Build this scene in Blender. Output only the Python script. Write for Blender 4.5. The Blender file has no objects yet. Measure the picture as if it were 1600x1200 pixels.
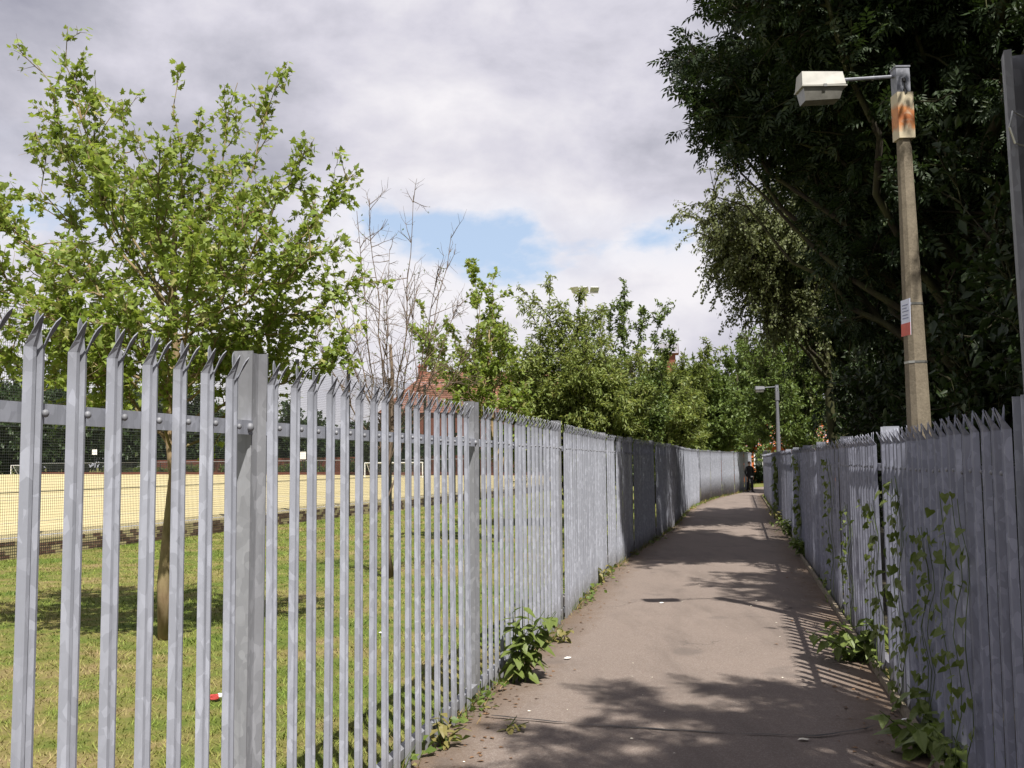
import bpy, bmesh, math, random
import numpy as np
from mathutils import Vector, Matrix

S = bpy.context.scene
COL = S.collection
R = math.radians
random.seed(7)

# ------------------------------------------------------------------ camera
FPX = 1555.0
roll, pitch = R(0.55), math.atan(122 / FPX)
fw = Vector((0, math.cos(pitch), math.sin(pitch)))
up0 = Vector((0, -math.sin(pitch), math.cos(pitch)))
rx = Vector((1, 0, 0)) * math.cos(roll) - up0 * math.sin(roll)
ux = up0 * math.cos(roll) + Vector((1, 0, 0)) * math.sin(roll)
cd = bpy.data.cameras.new('camera')
cam = bpy.data.objects.new('camera', cd)
COL.objects.link(cam)
M3 = Matrix((rx, ux, -fw)).transposed()
cam.matrix_world = Matrix.Translation((0, 0, 1.6)) @ M3.to_4x4()
cd.sensor_width = 36
cd.lens = 36 * FPX / 1600
cd.clip_start = 0.05
cd.clip_end = 3000
S.camera = cam

# ------------------------------------------------------------------ exposure, sun, sky
S.view_settings.view_transform = 'Standard'
S.view_settings.look = 'None'
S.view_settings.exposure = 0.75
S.view_settings.gamma = 1.0
S.view_settings.use_curve_mapping = False
S.cycles.max_bounces = 7
S.cycles.diffuse_bounces = 3
S.cycles.transparent_max_bounces = 8
S.cycles.sample_clamp_indirect = 4
TOSUN = Vector((0.225, -0.576, 1.0)).normalized()
sd = bpy.data.lights.new('sun', 'SUN')
sd.energy = 5.0
sd.angle = R(0.55)
sd.color = (1.0, 0.955, 0.88)
sun = bpy.data.objects.new('sun', sd)
sun.rotation_euler = (-TOSUN).to_track_quat('-Z', 'Y').to_euler()
sun.location = (6, -18, 30)
COL.objects.link(sun)


class NT:
    """small helper for writing node trees"""
    def __init__(s, tree):
        s.t = tree
        tree.nodes.clear()

    def n(s, typ, ins=None, **kw):
        nd = s.t.nodes.new(typ)
        for k, v in kw.items():
            setattr(nd, k, v)
        for k, v in (ins or {}).items():
            sk = nd.inputs[k]
            if isinstance(v, bpy.types.NodeSocket):
                s.t.links.new(v, sk)
            else:
                if sk.type == 'RGBA' and len(v) == 3:
                    v = (*v, 1)
                sk.default_value = v
        return nd

    def math(s, op, a, b=0.0, c=0.0, clamp=False):
        return s.n('ShaderNodeMath', {0: a, 1: b, 2: c}, operation=op, use_clamp=clamp).outputs[0]

    def mix(s, f, a, b, mode='MIX'):
        nd = s.t.nodes.new('ShaderNodeMix')
        nd.data_type = 'RGBA'
        nd.blend_type = mode
        for i, v in ((0, f), (6, a), (7, b)):
            if isinstance(v, bpy.types.NodeSocket):
                s.t.links.new(v, nd.inputs[i])
            else:
                if i and len(v) == 3:
                    v = (*v, 1)
                nd.inputs[i].default_value = v
        return nd.outputs[2]

    def ramp(s, f, stops, interp='LINEAR'):
        nd = s.n('ShaderNodeValToRGB', {0: f})
        cr = nd.color_ramp
        cr.interpolation = interp
        while len(cr.elements) < len(stops):
            cr.elements.new(0.5)
        for e, (p, c) in zip(cr.elements, stops):
            e.position = p
            e.color = (c, c, c, 1) if isinstance(c, (int, float)) else (*c, 1)
        return nd.outputs[0]

    def noise(s, vec, scale, detail=4, rough=0.55, dist=0.0):
        ins = {'Scale': scale, 'Detail': detail, 'Roughness': rough, 'Distortion': dist}
        if vec is not None:
            ins['Vector'] = vec
        return s.n('ShaderNodeTexNoise', ins).outputs[0]

    def link(s, a, b):
        s.t.links.new(a, b)


SKY_STRENGTH = 0.1
SKY_A = (5.1, 2.2, 3.3)
SKY_B = (7.7, 1.2, 4.5)
world = bpy.data.worlds.new('World')
S.world = world
world.use_nodes = True
w = NT(world.node_tree)
sky = w.n('ShaderNodeTexSky', sky_type='NISHITA', sun_disc=False)
sky.sun_elevation = math.asin(TOSUN.z)
sky.sun_rotation = math.atan2(TOSUN.x, TOSUN.y)
sky.air_density = 1.0
sky.dust_density = 1.5
gen = w.n('ShaderNodeTexCoord').outputs['Generated']
sep = w.n('ShaderNodeSeparateXYZ', {0: gen})
zc = w.math('MAXIMUM', sep.outputs[2], 0.0)
cv = w.n('ShaderNodeMapping', {'Vector': gen, 'Scale': (1.0, 1.0, 1.75)}).outputs[0]
mp1 = w.n('ShaderNodeMapping', {'Vector': cv, 'Location': SKY_A}).outputs[0]
dens = w.noise(mp1, 2.3, 9, 0.54, 0.1)
mp2 = w.n('ShaderNodeMapping', {'Vector': cv, 'Location': SKY_B}).outputs[0]
shade = w.math('ADD', w.math('MULTIPLY', w.noise(mp2, 2.0, 5, 0.5, 0.1), 0.62), w.math('MULTIPLY', w.noise(mp2, 6.0, 8, 0.58, 0.15), 0.38))
# cloud cover: broken by gaps of blue where the cloud noise is thin
band = w.math('SUBTRACT', zc, 0.225)
band = w.math('MULTIPLY', band, band)
band = w.math('MULTIPLY', band, -420.0)
band = w.math('POWER', 2.718, band)
d2 = w.math('SUBTRACT', dens, w.math('MULTIPLY', band, 0.128))
cover = w.ramp(d2, [(0.295, 0.0), (0.335, 0.88), (0.41, 1.0)])
lowz = w.ramp(zc, [(0.0, 1.0), (0.17, 0.75), (0.27, 0.12), (0.5, 0.0)])
sh2 = w.math('ADD', w.math('MULTIPLY', w.math('SUBTRACT', shade, 0.488), 1.85), w.math("MULTIPLY", lowz, 0.31))
sh3 = w.math('ADD', sh2, w.math('MULTIPLY', w.math('SUBTRACT', dens, 0.5), -0.35))
ccol = w.ramp(w.math('ADD', sh3, 0.5), [(0.32, (2.15, 2.15, 2.62)), (0.46, (2.95, 2.93, 3.38)), (0.60, (4.15, 4.05, 4.55)), (0.78, (5.5, 5.35, 5.55))])
blue = w.mix(0.75, sky.outputs[0], (3.25, 4.05, 5.3))
skyc = w.mix(cover, blue, ccol)
bg = w.n('ShaderNodeBackground', {'Color': skyc, 'Strength': SKY_STRENGTH})
wo = w.n('ShaderNodeOutputWorld', {'Surface': bg.outputs[0]})

# ------------------------------------------------------------------ materials
MATS = {}


def mat(name):
    m = bpy.data.materials.new(name)
    m.use_nodes = True
    MATS[name] = m
    return NT(m.node_tree)


def finish(t, col, rough=0.6, metal=0.0, bump=None, bstr=0.3, bdist=0.01, spec=0.4):
    ins = {'Base Color': col, 'Roughness': rough, 'Metallic': metal, 'Specular IOR Level': spec}
    if bump is not None:
        ins['Normal'] = t.n('ShaderNodeBump', {'Height': bump, 'Strength': bstr, 'Distance': bdist}).outputs[0]
    b = t.n('ShaderNodeBsdfPrincipled', ins)
    t.n('ShaderNodeOutputMaterial', {0: b.outputs[0]})


def pos(t):
    return t.n('ShaderNodeNewGeometry').outputs['Position']


def plain(name, c, rough=0.6, metal=0.0, var=0.12, scale=6.0, spec=0.4):
    t = mat(name)
    p = t.n('ShaderNodeTexCoord').outputs['Object']
    f = t.noise(p, scale, 5, 0.6)
    lo = tuple(x * (1 - var) for x in c)
    hi = tuple(min(1, x * (1 + var)) for x in c)
    finish(t, t.ramp(f, [(0.3, lo), (0.7, hi)]), rough, metal, f, 0.1, 0.004, spec)


def galv(name, tint, dull):
    """hot-dip galvanised steel: overlapping pale flakes, drips and grime low down"""
    t = mat(name)
    oi = t.n('ShaderNodeObjectInfo')
    p = t.n('ShaderNodeTexCoord').outputs['Object']
    off = t.n('ShaderNodeVectorMath', {0: p, 1: t.n('ShaderNodeCombineXYZ', {0: t.math('MULTIPLY', oi.outputs['Random'], 53.0), 2: t.math('MULTIPLY', oi.outputs['Random'], 91.0)}).outputs[0]}, operation='ADD').outputs[0]
    mp = t.n('ShaderNodeMapping', {'Vector': off, 'Scale': (1.0, 1.0, 0.6)}).outputs[0]
    wob = t.n('ShaderNodeTexNoise', {'Vector': mp, 'Scale': 9.0, 'Detail': 2}).outputs['Color']
    mpw = t.n('ShaderNodeVectorMath', {0: mp, 1: t.n('ShaderNodeVectorMath', {0: wob, 'Scale': 0.09}, operation='SCALE').outputs[0]}, operation='ADD').outputs[0]
    vor = t.n('ShaderNodeTexVoronoi', {'Vector': mpw, 'Scale': 36.0}).outputs['Color']
    vs = t.n('ShaderNodeSeparateColor', {0: vor}).outputs[0]
    flake = t.ramp(t.math('ADD', t.math('MULTIPLY', vs, 0.7), t.math('MULTIPLY', t.noise(mp, 13.0, 4, 0.6), 0.5)), [(0.58, 0.0), (0.98, 1.0)])
    big = t.noise(mp, 3.0, 5, 0.6)
    fine = t.noise(mp, 60.0, 3, 0.6)
    c = t.mix(big, tuple(x * 0.80 for x in tint), tuple(x * 1.12 for x in tint))
    c = t.mix(t.math('MULTIPLY', flake, 0.5), c, tuple(min(1, x * 1.7) for x in tint))
    c = t.mix(t.math('MULTIPLY', fine, 0.25), c, tuple(x * 0.6 for x in tint))
    rnd = t.math('ADD', t.math('MULTIPLY', oi.outputs['Random'], 0.16), 0.92)
    c = t.mix(1.0, c, t.n('ShaderNodeCombineColor', {0: rnd, 1: rnd, 2: rnd}).outputs[0], 'MULTIPLY')
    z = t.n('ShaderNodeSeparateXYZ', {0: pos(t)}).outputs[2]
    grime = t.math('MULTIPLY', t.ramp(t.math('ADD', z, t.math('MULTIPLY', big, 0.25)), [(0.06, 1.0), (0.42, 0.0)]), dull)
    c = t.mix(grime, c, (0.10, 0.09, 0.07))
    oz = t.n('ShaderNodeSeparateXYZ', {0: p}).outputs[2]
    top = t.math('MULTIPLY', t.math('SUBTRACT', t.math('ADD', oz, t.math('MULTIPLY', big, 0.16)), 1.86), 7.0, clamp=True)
    c = t.mix(t.math('MULTIPLY', top, 0.45), c, (0.085, 0.085, 0.095))  # tops darkened: some grime, plus shade of the bent heads put into the colour
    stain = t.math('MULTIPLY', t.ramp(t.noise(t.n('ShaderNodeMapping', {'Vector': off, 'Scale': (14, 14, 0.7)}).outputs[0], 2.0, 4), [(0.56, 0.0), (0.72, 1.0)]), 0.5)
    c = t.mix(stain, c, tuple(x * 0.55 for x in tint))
    finish(t, c, t.math('ADD', t.math('MULTIPLY', flake, -0.1), 0.6), 0.12, fine, 0.12, 0.002)


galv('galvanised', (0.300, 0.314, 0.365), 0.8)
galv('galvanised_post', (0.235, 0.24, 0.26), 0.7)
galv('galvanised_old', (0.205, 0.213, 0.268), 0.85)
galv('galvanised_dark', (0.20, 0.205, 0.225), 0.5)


def asphalt():
    t = mat('asphalt')
    p = pos(t)
    big = t.noise(p, 0.55, 5, 0.6)
    mid = t.noise(p, 6.0, 5, 0.65)
    fine = t.noise(p, 220.0, 2, 0.7)
    vor = t.n('ShaderNodeTexVoronoi', {'Vector': p, 'Scale': 120.0}).outputs['Color']
    chip = t.n('ShaderNodeSeparateColor', {0: vor}).outputs[1]
    c = t.ramp(big, [(0.3, (0.190, 0.151, 0.129)), (0.7, (0.232, 0.184, 0.158))])
    c = t.mix(t.math('MULTIPLY', mid, 0.5), c, (0.158, 0.123, 0.104))
    c = t.mix(t.math('MULTIPLY', t.ramp(chip, [(0.55, 0.0), (1.0, 1.0)]), 0.42), c, (0.36, 0.32, 0.29))
    c = t.mix(t.math('MULTIPLY', t.ramp(fine, [(0.35, 1.0), (0.6, 0.0)]), 0.5), c, (0.06, 0.05, 0.045))
    u = t.n('ShaderNodeSeparateXYZ', {0: t.n('ShaderNodeTexCoord').outputs['UV']}).outputs[0]
    e = t.math('ABSOLUTE', t.math('SUBTRACT', u, 0.5))
    e = t.math('ADD', e, t.math('MULTIPLY', t.math('SUBTRACT', t.noise(p, 3.0, 6, 0.7), 0.5), 0.16))
    dirt = t.ramp(e, [(0.34, 0.0), (0.49, 1.0)])
    c = t.mix(t.math('MULTIPLY', dirt, 0.75), c, (0.105, 0.068, 0.040))
    st = t.noise(t.n('ShaderNodeMapping', {'Vector': p, 'Rotation': (0, 0, .23), 'Scale': (1.6, .35, 1)}).outputs[0], 1.1, 6, 0.65)
    c = t.mix(t.math('MULTIPLY', t.ramp(st, [(0.50, 0.0), (0.66, 1.0)]), 0.5), c, (0.105, 0.085, 0.074))
    blot = t.noise(p, 1.7, 2, 0.4)
    c = t.mix(t.math('MULTIPLY', t.ramp(blot, [(0.64, 0.0), (0.70, 1.0)]), 0.42), c, (0.085, 0.072, 0.066))
    ck = t.n('ShaderNodeTexVoronoi', {'Vector': t.n('ShaderNodeVectorMath', {0: p, 1: t.n('ShaderNodeVectorMath', {0: t.n('ShaderNodeTexNoise', {'Vector': p, 'Scale': 2.2, 'Detail': 5}).outputs['Color'], 'Scale': 0.8}, operation='SCALE').outputs[0]}, operation='ADD').outputs[0], 'Scale': 0.45}, feature='DISTANCE_TO_EDGE').outputs['Distance']
    crack = t.math('MULTIPLY', t.ramp(ck, [(0.0, 1.0), (0.006, 0.0)]), t.ramp(t.noise(p, 0.5, 2), [(0.5, 0.0), (0.56, 1.0)]))
    c = t.mix(t.math('MULTIPLY', crack, 0.6), c, (0.05, 0.042, 0.038))
    finish(t, c, 0.85, 0, t.math('ADD', fine, t.math('MULTIPLY', chip, 0.4)), 0.6, 0.005, 0.3)


asphalt()


def grass_colours(t, p):
    a = t.noise(p, 0.45, 5, 0.62)
    b = t.noise(p, 2.6, 5, 0.65)
    f = t.math('ADD', t.math('MULTIPLY', a, 0.55), t.math('MULTIPLY', b, 0.45))
    return t.ramp(f, [(0.38, (0.072, 0.120, 0.020)), (0.47, (0.125, 0.155, 0.034)), (0.54, (0.205, 0.180, 0.064)), (0.62, (0.275, 0.200, 0.108))])


t = mat('lawn_soil')
p = pos(t)
fine = t.noise(p, 30.0, 5, 0.7)
finish(t, t.mix(t.math('MULTIPLY', fine, 0.6), grass_colours(t, p), (0.075, 0.085, 0.02)), 0.9, 0, fine, 0.8, 0.03, 0.1)

t = mat('grass_blades')
g = grass_colours(t, pos(t))
rn = t.n('ShaderNodeNewGeometry').outputs['Random Per Island']
g = t.mix(t.math('MULTIPLY', rn, 0.55), g, (0.20, 0.26, 0.035))
finish(t, g, 0.6, 0, spec=0.2)

t = mat('sand_turf')
p = pos(t)
st = t.n('ShaderNodeMapping', {'Vector': p, 'Scale': (0.12, 1.0, 1)}).outputs[0]
f = t.math('ADD', t.math('MULTIPLY', t.noise(st, 0.8, 5, 0.6), 0.5), t.math('MULTIPLY', t.noise(p, 0.16, 6, 0.65), 0.5))
finish(t, t.ramp(f, [(0.3, (0.38, 0.325, 0.170)), (0.7, (0.53, 0.455, 0.265))]), 0.9, 0, spec=0.1)

plain('white_paint', (0.80, 0.80, 0.77), 0.5, 0, 0.06)
plain('weathered_white', (0.34, 0.33, 0.30), 0.5, 0, 0.15, 9.0)
plain('dark_metal', (0.022, 0.025, 0.024), 0.5, 0.3, 0.2)
plain('green_wire', (0.030, 0.036, 0.033), 0.5, 0.2, 0.2)
plain('tar', (0.020, 0.019, 0.020), 0.5, 0, 0.3, 30)
plain('mortar', (0.16, 0.14, 0.12), 0.9, 0, 0.3, 20)
plain('timber_edging', (0.17, 0.14, 0.10), 0.85, 0, 0.35, 18)
plain('render_cream', (0.42, 0.37, 0.30), 0.9, 0, 0.08)
plain('window_frame_white', (0.7, 0.7, 0.68), 0.5, 0, 0.05)
plain('glass_dark', (0.03, 0.035, 0.04), 0.08, 0, 0.1, spec=0.8)
plain('lamp_lens', (0.16, 0.155, 0.14), 0.25, 0, 0.2, 14)
plain('red_paint', (0.50, 0.070, 0.045), 0.45, 0, 0.15)
plain('blue_white_paint', (0.60, 0.63, 0.78), 0.4, 0, 0.06)
plain('print_grey', (0.20, 0.22, 0.36), 0.6, 0, 0.1)
plain('steel_band', (0.42, 0.42, 0.40), 0.3, 0.8, 0.2)
plain('cloth_black', (0.012, 0.012, 0.016), 0.85, 0, 0.3, 25)
plain('skin', (0.42, 0.24, 0.17), 0.55, 0, 0.08)
plain('hair_dark', (0.018, 0.012, 0.009), 0.6, 0, 0.2)
plain('cloth_white', (0.72, 0.72, 0.72), 0.8, 0, 0.06)
plain('shoe_black', (0.015, 0.014, 0.014), 0.4, 0, 0.1)
plain('dry_grass', (0.36, 0.25, 0.10), 0.8, 0, 0.3, 12)
plain('petal_white', (0.75, 0.70, 0.58), 0.7, 0, 0.2)
plain('dead_leaf', (0.15, 0.085, 0.045), 0.8, 0, 0.4, 15)
plain('wrapper_red', (0.38, 0.05, 0.045), 0.35, 0, 0.1)
plain('net_grey', (0.35, 0.36, 0.36), 0.8, 0, 0.1)
plain('plinth_concrete', (0.17, 0.16, 0.15), 0.9, 0, 0.35, 14)
plain('lattice_white', (0.55, 0.55, 0.53), 0.5, 0.2, 0.1)
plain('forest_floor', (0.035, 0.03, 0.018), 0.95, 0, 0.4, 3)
plain('floodlight_glass', (0.30, 0.34, 0.30), 0.15, 0, 0.2, spec=0.8)

t = mat('concrete_post')
p = t.n('ShaderNodeTexCoord').outputs['Object']
f = t.noise(p, 4.0, 6, 0.65)
pb = t.n('ShaderNodeTexVoronoi', {'Vector': p, 'Scale': 70.0}).outputs['Color']
pb = t.n('ShaderNodeSeparateColor', {0: pb}).outputs[0]
c = t.ramp(f, [(0.3, (0.105, 0.088, 0.064)), (0.7, (0.205, 0.175, 0.130))])
c = t.mix(t.math('MULTIPLY', pb, 0.4), c, (0.28, 0.235, 0.175))
finish(t, c, 0.9, 0, pb, 0.4, 0.006, 0.2)

t = mat('rusted_cream')
p = t.n('ShaderNodeTexCoord').outputs['Object']
z = t.n('ShaderNodeSeparateXYZ', {0: p}).outputs[2]
n1 = t.noise(p, 9.0, 6, 0.6, 0.6)
hump = t.math('SUBTRACT', 1.0, t.math('MULTIPLY', t.math('ABSOLUTE', t.math('SUBTRACT', z, 4.62)), 5.2))
rust = t.ramp(t.math('MULTIPLY', hump, t.math('ADD', t.math('MULTIPLY', n1, 2.2), -0.15)), [(0.30, 0.0), (0.62, 1.0)])
c = t.mix(rust, (0.50, 0.43, 0.30), t.ramp(n1, [(0.35, (0.30, 0.085, 0.02)), (0.65, (0.56, 0.24, 0.08))]))
finish(t, c, 0.6, 0, n1, 0.15, 0.003)

t = mat('brick')
oi = t.n('ShaderNodeObjectInfo').outputs['Random']
ri = t.n('ShaderNodeNewGeometry').outputs['Random Per Island']
f = t.math('FRACT', t.math('ADD', oi, ri))
c = t.ramp(f, [(0.0, (0.105, 0.052, 0.036)), (0.5, (0.16, 0.082, 0.056)), (1.0, (0.22, 0.14, 0.10))])
n1 = t.noise(pos(t), 12.0, 5, 0.65)
finish(t, t.mix(t.math('MULTIPLY', n1, 0.5), c, (0.09, 0.075, 0.055)), 0.9, 0, n1, 0.4, 0.01, 0.2)


def tile_mat(name, a, b):
    t = mat(name)
    ri = t.n('ShaderNodeNewGeometry').outputs['Random Per Island']
    n1 = t.noise(pos(t), 1.3, 5, 0.65)
    finish(t, t.mix(t.math('MULTIPLY', n1, 0.4), t.mix(ri, a, b), tuple(x * 0.6 for x in a)), 0.85, 0, spec=0.2)


tile_mat('roof_tile', (0.20, 0.088, 0.060), (0.28, 0.135, 0.095))
tile_mat('gable_tile', (0.36, 0.15, 0.09), (0.45, 0.21, 0.14))
tile_mat('orange_brick', (0.46, 0.115, 0.030), (0.58, 0.17, 0.055))
tile_mat('red_brick_far', (0.16, 0.055, 0.04), (0.22, 0.09, 0.06))


def bark(name, a, b, moss=0.0):
    t = mat(name)
    p = pos(t)
    st = t.n('ShaderNodeMapping', {'Vector': p, 'Scale': (1, 1, 0.3)}).outputs[0]
    n1 = t.noise(st, 22.0, 6, 0.65)
    n2 = t.noise(p, 2.2, 4, 0.6)
    c = t.ramp(n1, [(0.3, a), (0.7, b)])
    if moss:
        c = t.mix(t.math('MULTIPLY', t.ramp(n2, [(0.4, 0.0), (0.6, 1.0)]), moss), c, (0.10, 0.12, 0.03))
    finish(t, c, 0.9, 0, n1, 0.6, 0.01, 0.2)


bark('bark_maple', (0.17, 0.115, 0.065), (0.32, 0.24, 0.145), 0.4)
bark('bark_twig', (0.11, 0.07, 0.045), (0.22, 0.15, 0.10))
bark('bark_grey', (0.095, 0.070, 0.052), (0.20, 0.15, 0.11))
bark('bark_dark', (0.020, 0.016, 0.012), (0.042, 0.034, 0.026), 0.3)
bark('stem_green', (0.05, 0.075, 0.02), (0.09, 0.12, 0.035))


def leaf(name, a, b, yellow, trans=0.35, ty=0.06, rough=0.5):
    t = mat(name)
    ri = t.n('ShaderNodeNewGeometry').outputs['Random Per Island']
    c = t.mix(ri, a, b)
    y = t.ramp(t.math('FRACT', t.math('MULTIPLY', ri, 37.7)), [(1 - ty - 0.01, 0.0), (1 - ty, 1.0)])
    c = t.mix(y, c, yellow)
    n1 = t.noise(pos(t), 0.7, 3, 0.5)
    c = t.mix(t.math('MULTIPLY', n1, 0.35), c, tuple(x * 0.75 for x in a))
    pr = t.n('ShaderNodeBsdfPrincipled', {'Base Color': c, 'Roughness': rough, 'Specular IOR Level': 0.35})
    tc = t.mix(0.5, c, (b[0] * 1.5, b[1] * 1.5, b[2] * 0.7))
    tr = t.n('ShaderNodeBsdfTranslucent', {'Color': tc})
    mx = t.n('ShaderNodeMixShader', {0: trans, 1: pr.outputs[0], 2: tr.outputs[0]})
    t.n('ShaderNodeOutputMaterial', {0: mx.outputs[0]})


leaf('leaf_maple', (0.135, 0.205, 0.030), (0.280, 0.345, 0.080), (0.42, 0.40, 0.15), 0.42)
leaf('leaf_cherry', (0.135, 0.190, 0.045), (0.285, 0.325, 0.105), (0.26, 0.25, 0.08), 0.35)
leaf('leaf_hornbeam', (0.082, 0.130, 0.032), (0.160, 0.215, 0.060), (0.14, 0.16, 0.05), 0.3)
leaf('leaf_willow', (0.110, 0.150, 0.034), (0.195, 0.235, 0.066), (0.20, 0.21, 0.07), 0.35)
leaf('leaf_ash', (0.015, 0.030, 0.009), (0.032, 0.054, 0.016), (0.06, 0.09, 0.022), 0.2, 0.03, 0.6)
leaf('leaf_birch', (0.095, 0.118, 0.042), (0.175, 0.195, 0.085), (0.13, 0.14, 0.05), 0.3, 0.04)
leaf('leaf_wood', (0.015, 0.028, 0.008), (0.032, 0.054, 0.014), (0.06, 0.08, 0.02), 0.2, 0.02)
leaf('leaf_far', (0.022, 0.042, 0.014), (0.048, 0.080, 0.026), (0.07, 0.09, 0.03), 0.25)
leaf('leaf_nettle', (0.050, 0.105, 0.022), (0.090, 0.165, 0.040), (0.16, 0.20, 0.05), 0.3)
leaf('leaf_bindweed', (0.045, 0.090, 0.020), (0.085, 0.150, 0.035), (0.14, 0.17, 0.04), 0.3)
leaf('leaf_weed', (0.080, 0.130, 0.025), (0.160, 0.210, 0.045), (0.24, 0.20, 0.07), 0.3, 0.08)


# ------------------------------------------------------------------ object helpers
def tag(o, label=None, cat=None, group=None, kind=None):
    if label:
        o['label'] = label
    if cat:
        o['category'] = cat
    if group:
        o['group'] = group
    if kind:
        o['kind'] = kind
    return o


def link(name, me, parent=None, loc=None, rz=None, m=None):
    o = bpy.data.objects.new(name, me)
    COL.objects.link(o)
    if m:
        me.materials.append(MATS[m])
    if parent is not None:
        o.parent = parent
    if loc is not None:
        o.location = loc
    if rz is not None:
        o.rotation_euler = (0, 0, rz)
    return o


def empty(name, loc, label, cat, group=None, rz=0):
    o = bpy.data.objects.new(name, None)
    o.empty_display_size = 0.2
    COL.objects.link(o)
    o.location = loc
    o.rotation_euler = (0, 0, rz)
    return tag(o, label, cat, group)


class MB:
    """collects shapes, each with a material slot, into one mesh"""
    def __init__(s):
        s.v, s.f, s.mi, s.uv = [], [], [], None

    def add(s, vs, fs, mi=0):
        k = len(s.v)
        s.v += [tuple(v) for v in vs]
        s.f += [tuple(i + k for i in f) for f in fs]
        s.mi += [mi] * len(fs)
        return s

    def box(s, lo, hi, mi=0, mtx=None):
        x0, y0, z0 = lo
        x1, y1, z1 = hi
        vs = [Vector(c) for c in ((x0, y0, z0), (x1, y0, z0), (x1, y1, z0), (x0, y1, z0), (x0, y0, z1), (x1, y0, z1), (x1, y1, z1), (x0, y1, z1))]
        if mtx is not None:
            vs = [mtx @ v for v in vs]
        return s.add(vs, [(0, 3, 2, 1), (4, 5, 6, 7), (0, 1, 5, 4), (1, 2, 6, 5), (2, 3, 7, 6), (3, 0, 4, 7)], mi)

    def tube(s, pts, rad, k=6, mi=0, cap=True):
        vs, fs = tube(pts, rad, k, cap)
        return s.add(vs, fs, mi)

    def prism(s, prof, z0, z1, mi=0, mtx=None):
        n = len(prof)
        vs = [Vector((x, y, z0)) for x, y in prof] + [Vector((x, y, z1)) for x, y in prof]
        if mtx is not None:
            vs = [mtx @ v for v in vs]
        fs = [(i, (i + 1) % n, (i + 1) % n + n, i + n) for i in range(n)]
        fs += [tuple(range(n - 1, -1, -1)), tuple(range(n, 2 * n))]
        return s.add(vs, fs, mi)

    def mesh(s, name, mats):
        me = bpy.data.meshes.new(name)
        me.from_pydata(s.v, [], s.f)
        for m in mats:
            me.materials.append(MATS[m])
        if len(mats) > 1:
            me.polygons.foreach_set('material_index', s.mi)
        me.update()
        return me

    def obj(s, name, mats, parent=None, loc=None, rz=None):
        if isinstance(mats, str):
            mats = [mats]
        return link(name, s.mesh(name, mats), parent, loc, rz)


def tube(pts, rad, k=6, cap=True):
    P = np.array([tuple(p) for p in pts], float)
    n = len(P)
    rad = np.broadcast_to(np.asarray(rad, float), (n,))
    T = np.gradient(P, axis=0)
    T /= np.linalg.norm(T, axis=1)[:, None] + 1e-9
    ref = np.array([0.31, 0.17, 0.93]) if abs(T[0] @ np.array([0.31, 0.17, 0.93])) < 0.9 else np.array([1.0, 0.1, 0])
    a = np.cross(T, ref)
    a /= np.linalg.norm(a, axis=1)[:, None] + 1e-9
    b = np.cross(T, a)
    th = np.arange(k) * 2 * np.pi / k
    V = P[:, None] + rad[:, None, None] * (np.cos(th)[None, :, None] * a[:, None] + np.sin(th)[None, :, None] * b[:, None])
    vs = [tuple(v) for v in V.reshape(-1, 3)]
    fs = [(i * k + j, i * k + (j + 1) % k, (i + 1) * k + (j + 1) % k, (i + 1) * k + j) for i in range(n - 1) for j in range(k)]
    if cap and k > 2:
        fs += [tuple(range(k - 1, -1, -1)), tuple((n - 1) * k + j for j in range(k))]
    return vs, fs


def fast_mesh(name, V, F, m):
    """V (n,3), F (m,3) triangles"""
    me = bpy.data.meshes.new(name)
    V = np.ascontiguousarray(V, np.float32)
    F = np.ascontiguousarray(F, np.int32)
    me.vertices.add(len(V))
    me.vertices.foreach_set('co', V.ravel())
    me.loops.add(F.size)
    me.loops.foreach_set('vertex_index', F.ravel())
    me.polygons.add(len(F))
    me.polygons.foreach_set('loop_start', np.arange(0, F.size, 3, dtype=np.int32))
    me.materials.append(MATS[m])
    me.update(calc_edges=True)
    return me


# ------------------------------------------------------------------ leaves and trees
def leaf_tpl(width=0.5, bend=0.12):
    V = np.array([(0, 0, 0), (width / 2, .42, .06), (0, 1, -bend), (-width / 2, .42, .06)])
    return V, np.array([(0, 1, 2), (0, 2, 3)])


def maple_tpl():
    pts = [(0, 0), (.34, -.06), (.26, .16), (.56, .40), (.26, .42), (.24, .62), (0, 1.0)]
    R_ = pts
    L_ = [(-x, y) for x, y in pts[1:-1]][::-1]
    P = R_ + L_
    V = [(x, y, -.25 * (x * x) - .10 * max(0, y - .4)) for x, y in P] + [(0, .32, .05)]
    c = len(P)
    F = [(i, (i + 1) % c, c) for i in range(c)]
    return np.array(V), np.array(F)


def pinnate_tpl(pairs=3, w=.17, ll=.42):
    V, F = [], []
    lv, lf = leaf_tpl(w / ll, .2)

    def put(o, ang):
        k = len(V)
        ca, sa = math.cos(ang), math.sin(ang)
        for x, y, z in lv * ll:
            V.append((o[0] + x * ca + y * sa, o[1] - x * sa + y * ca, o[2] + z - .12 * y))
        F.extend([tuple(i + k for i in f) for f in lf])
    for i in range(pairs):
        y = .18 + .62 * i / pairs
        put((0, y, -.08 * y * y), 1.0 - .12 * i)
        put((0, y, -.08 * y * y), -1.0 + .12 * i)
    put((0, .78, -.06), 0.05)
    return np.array(V), np.array(F)


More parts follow.
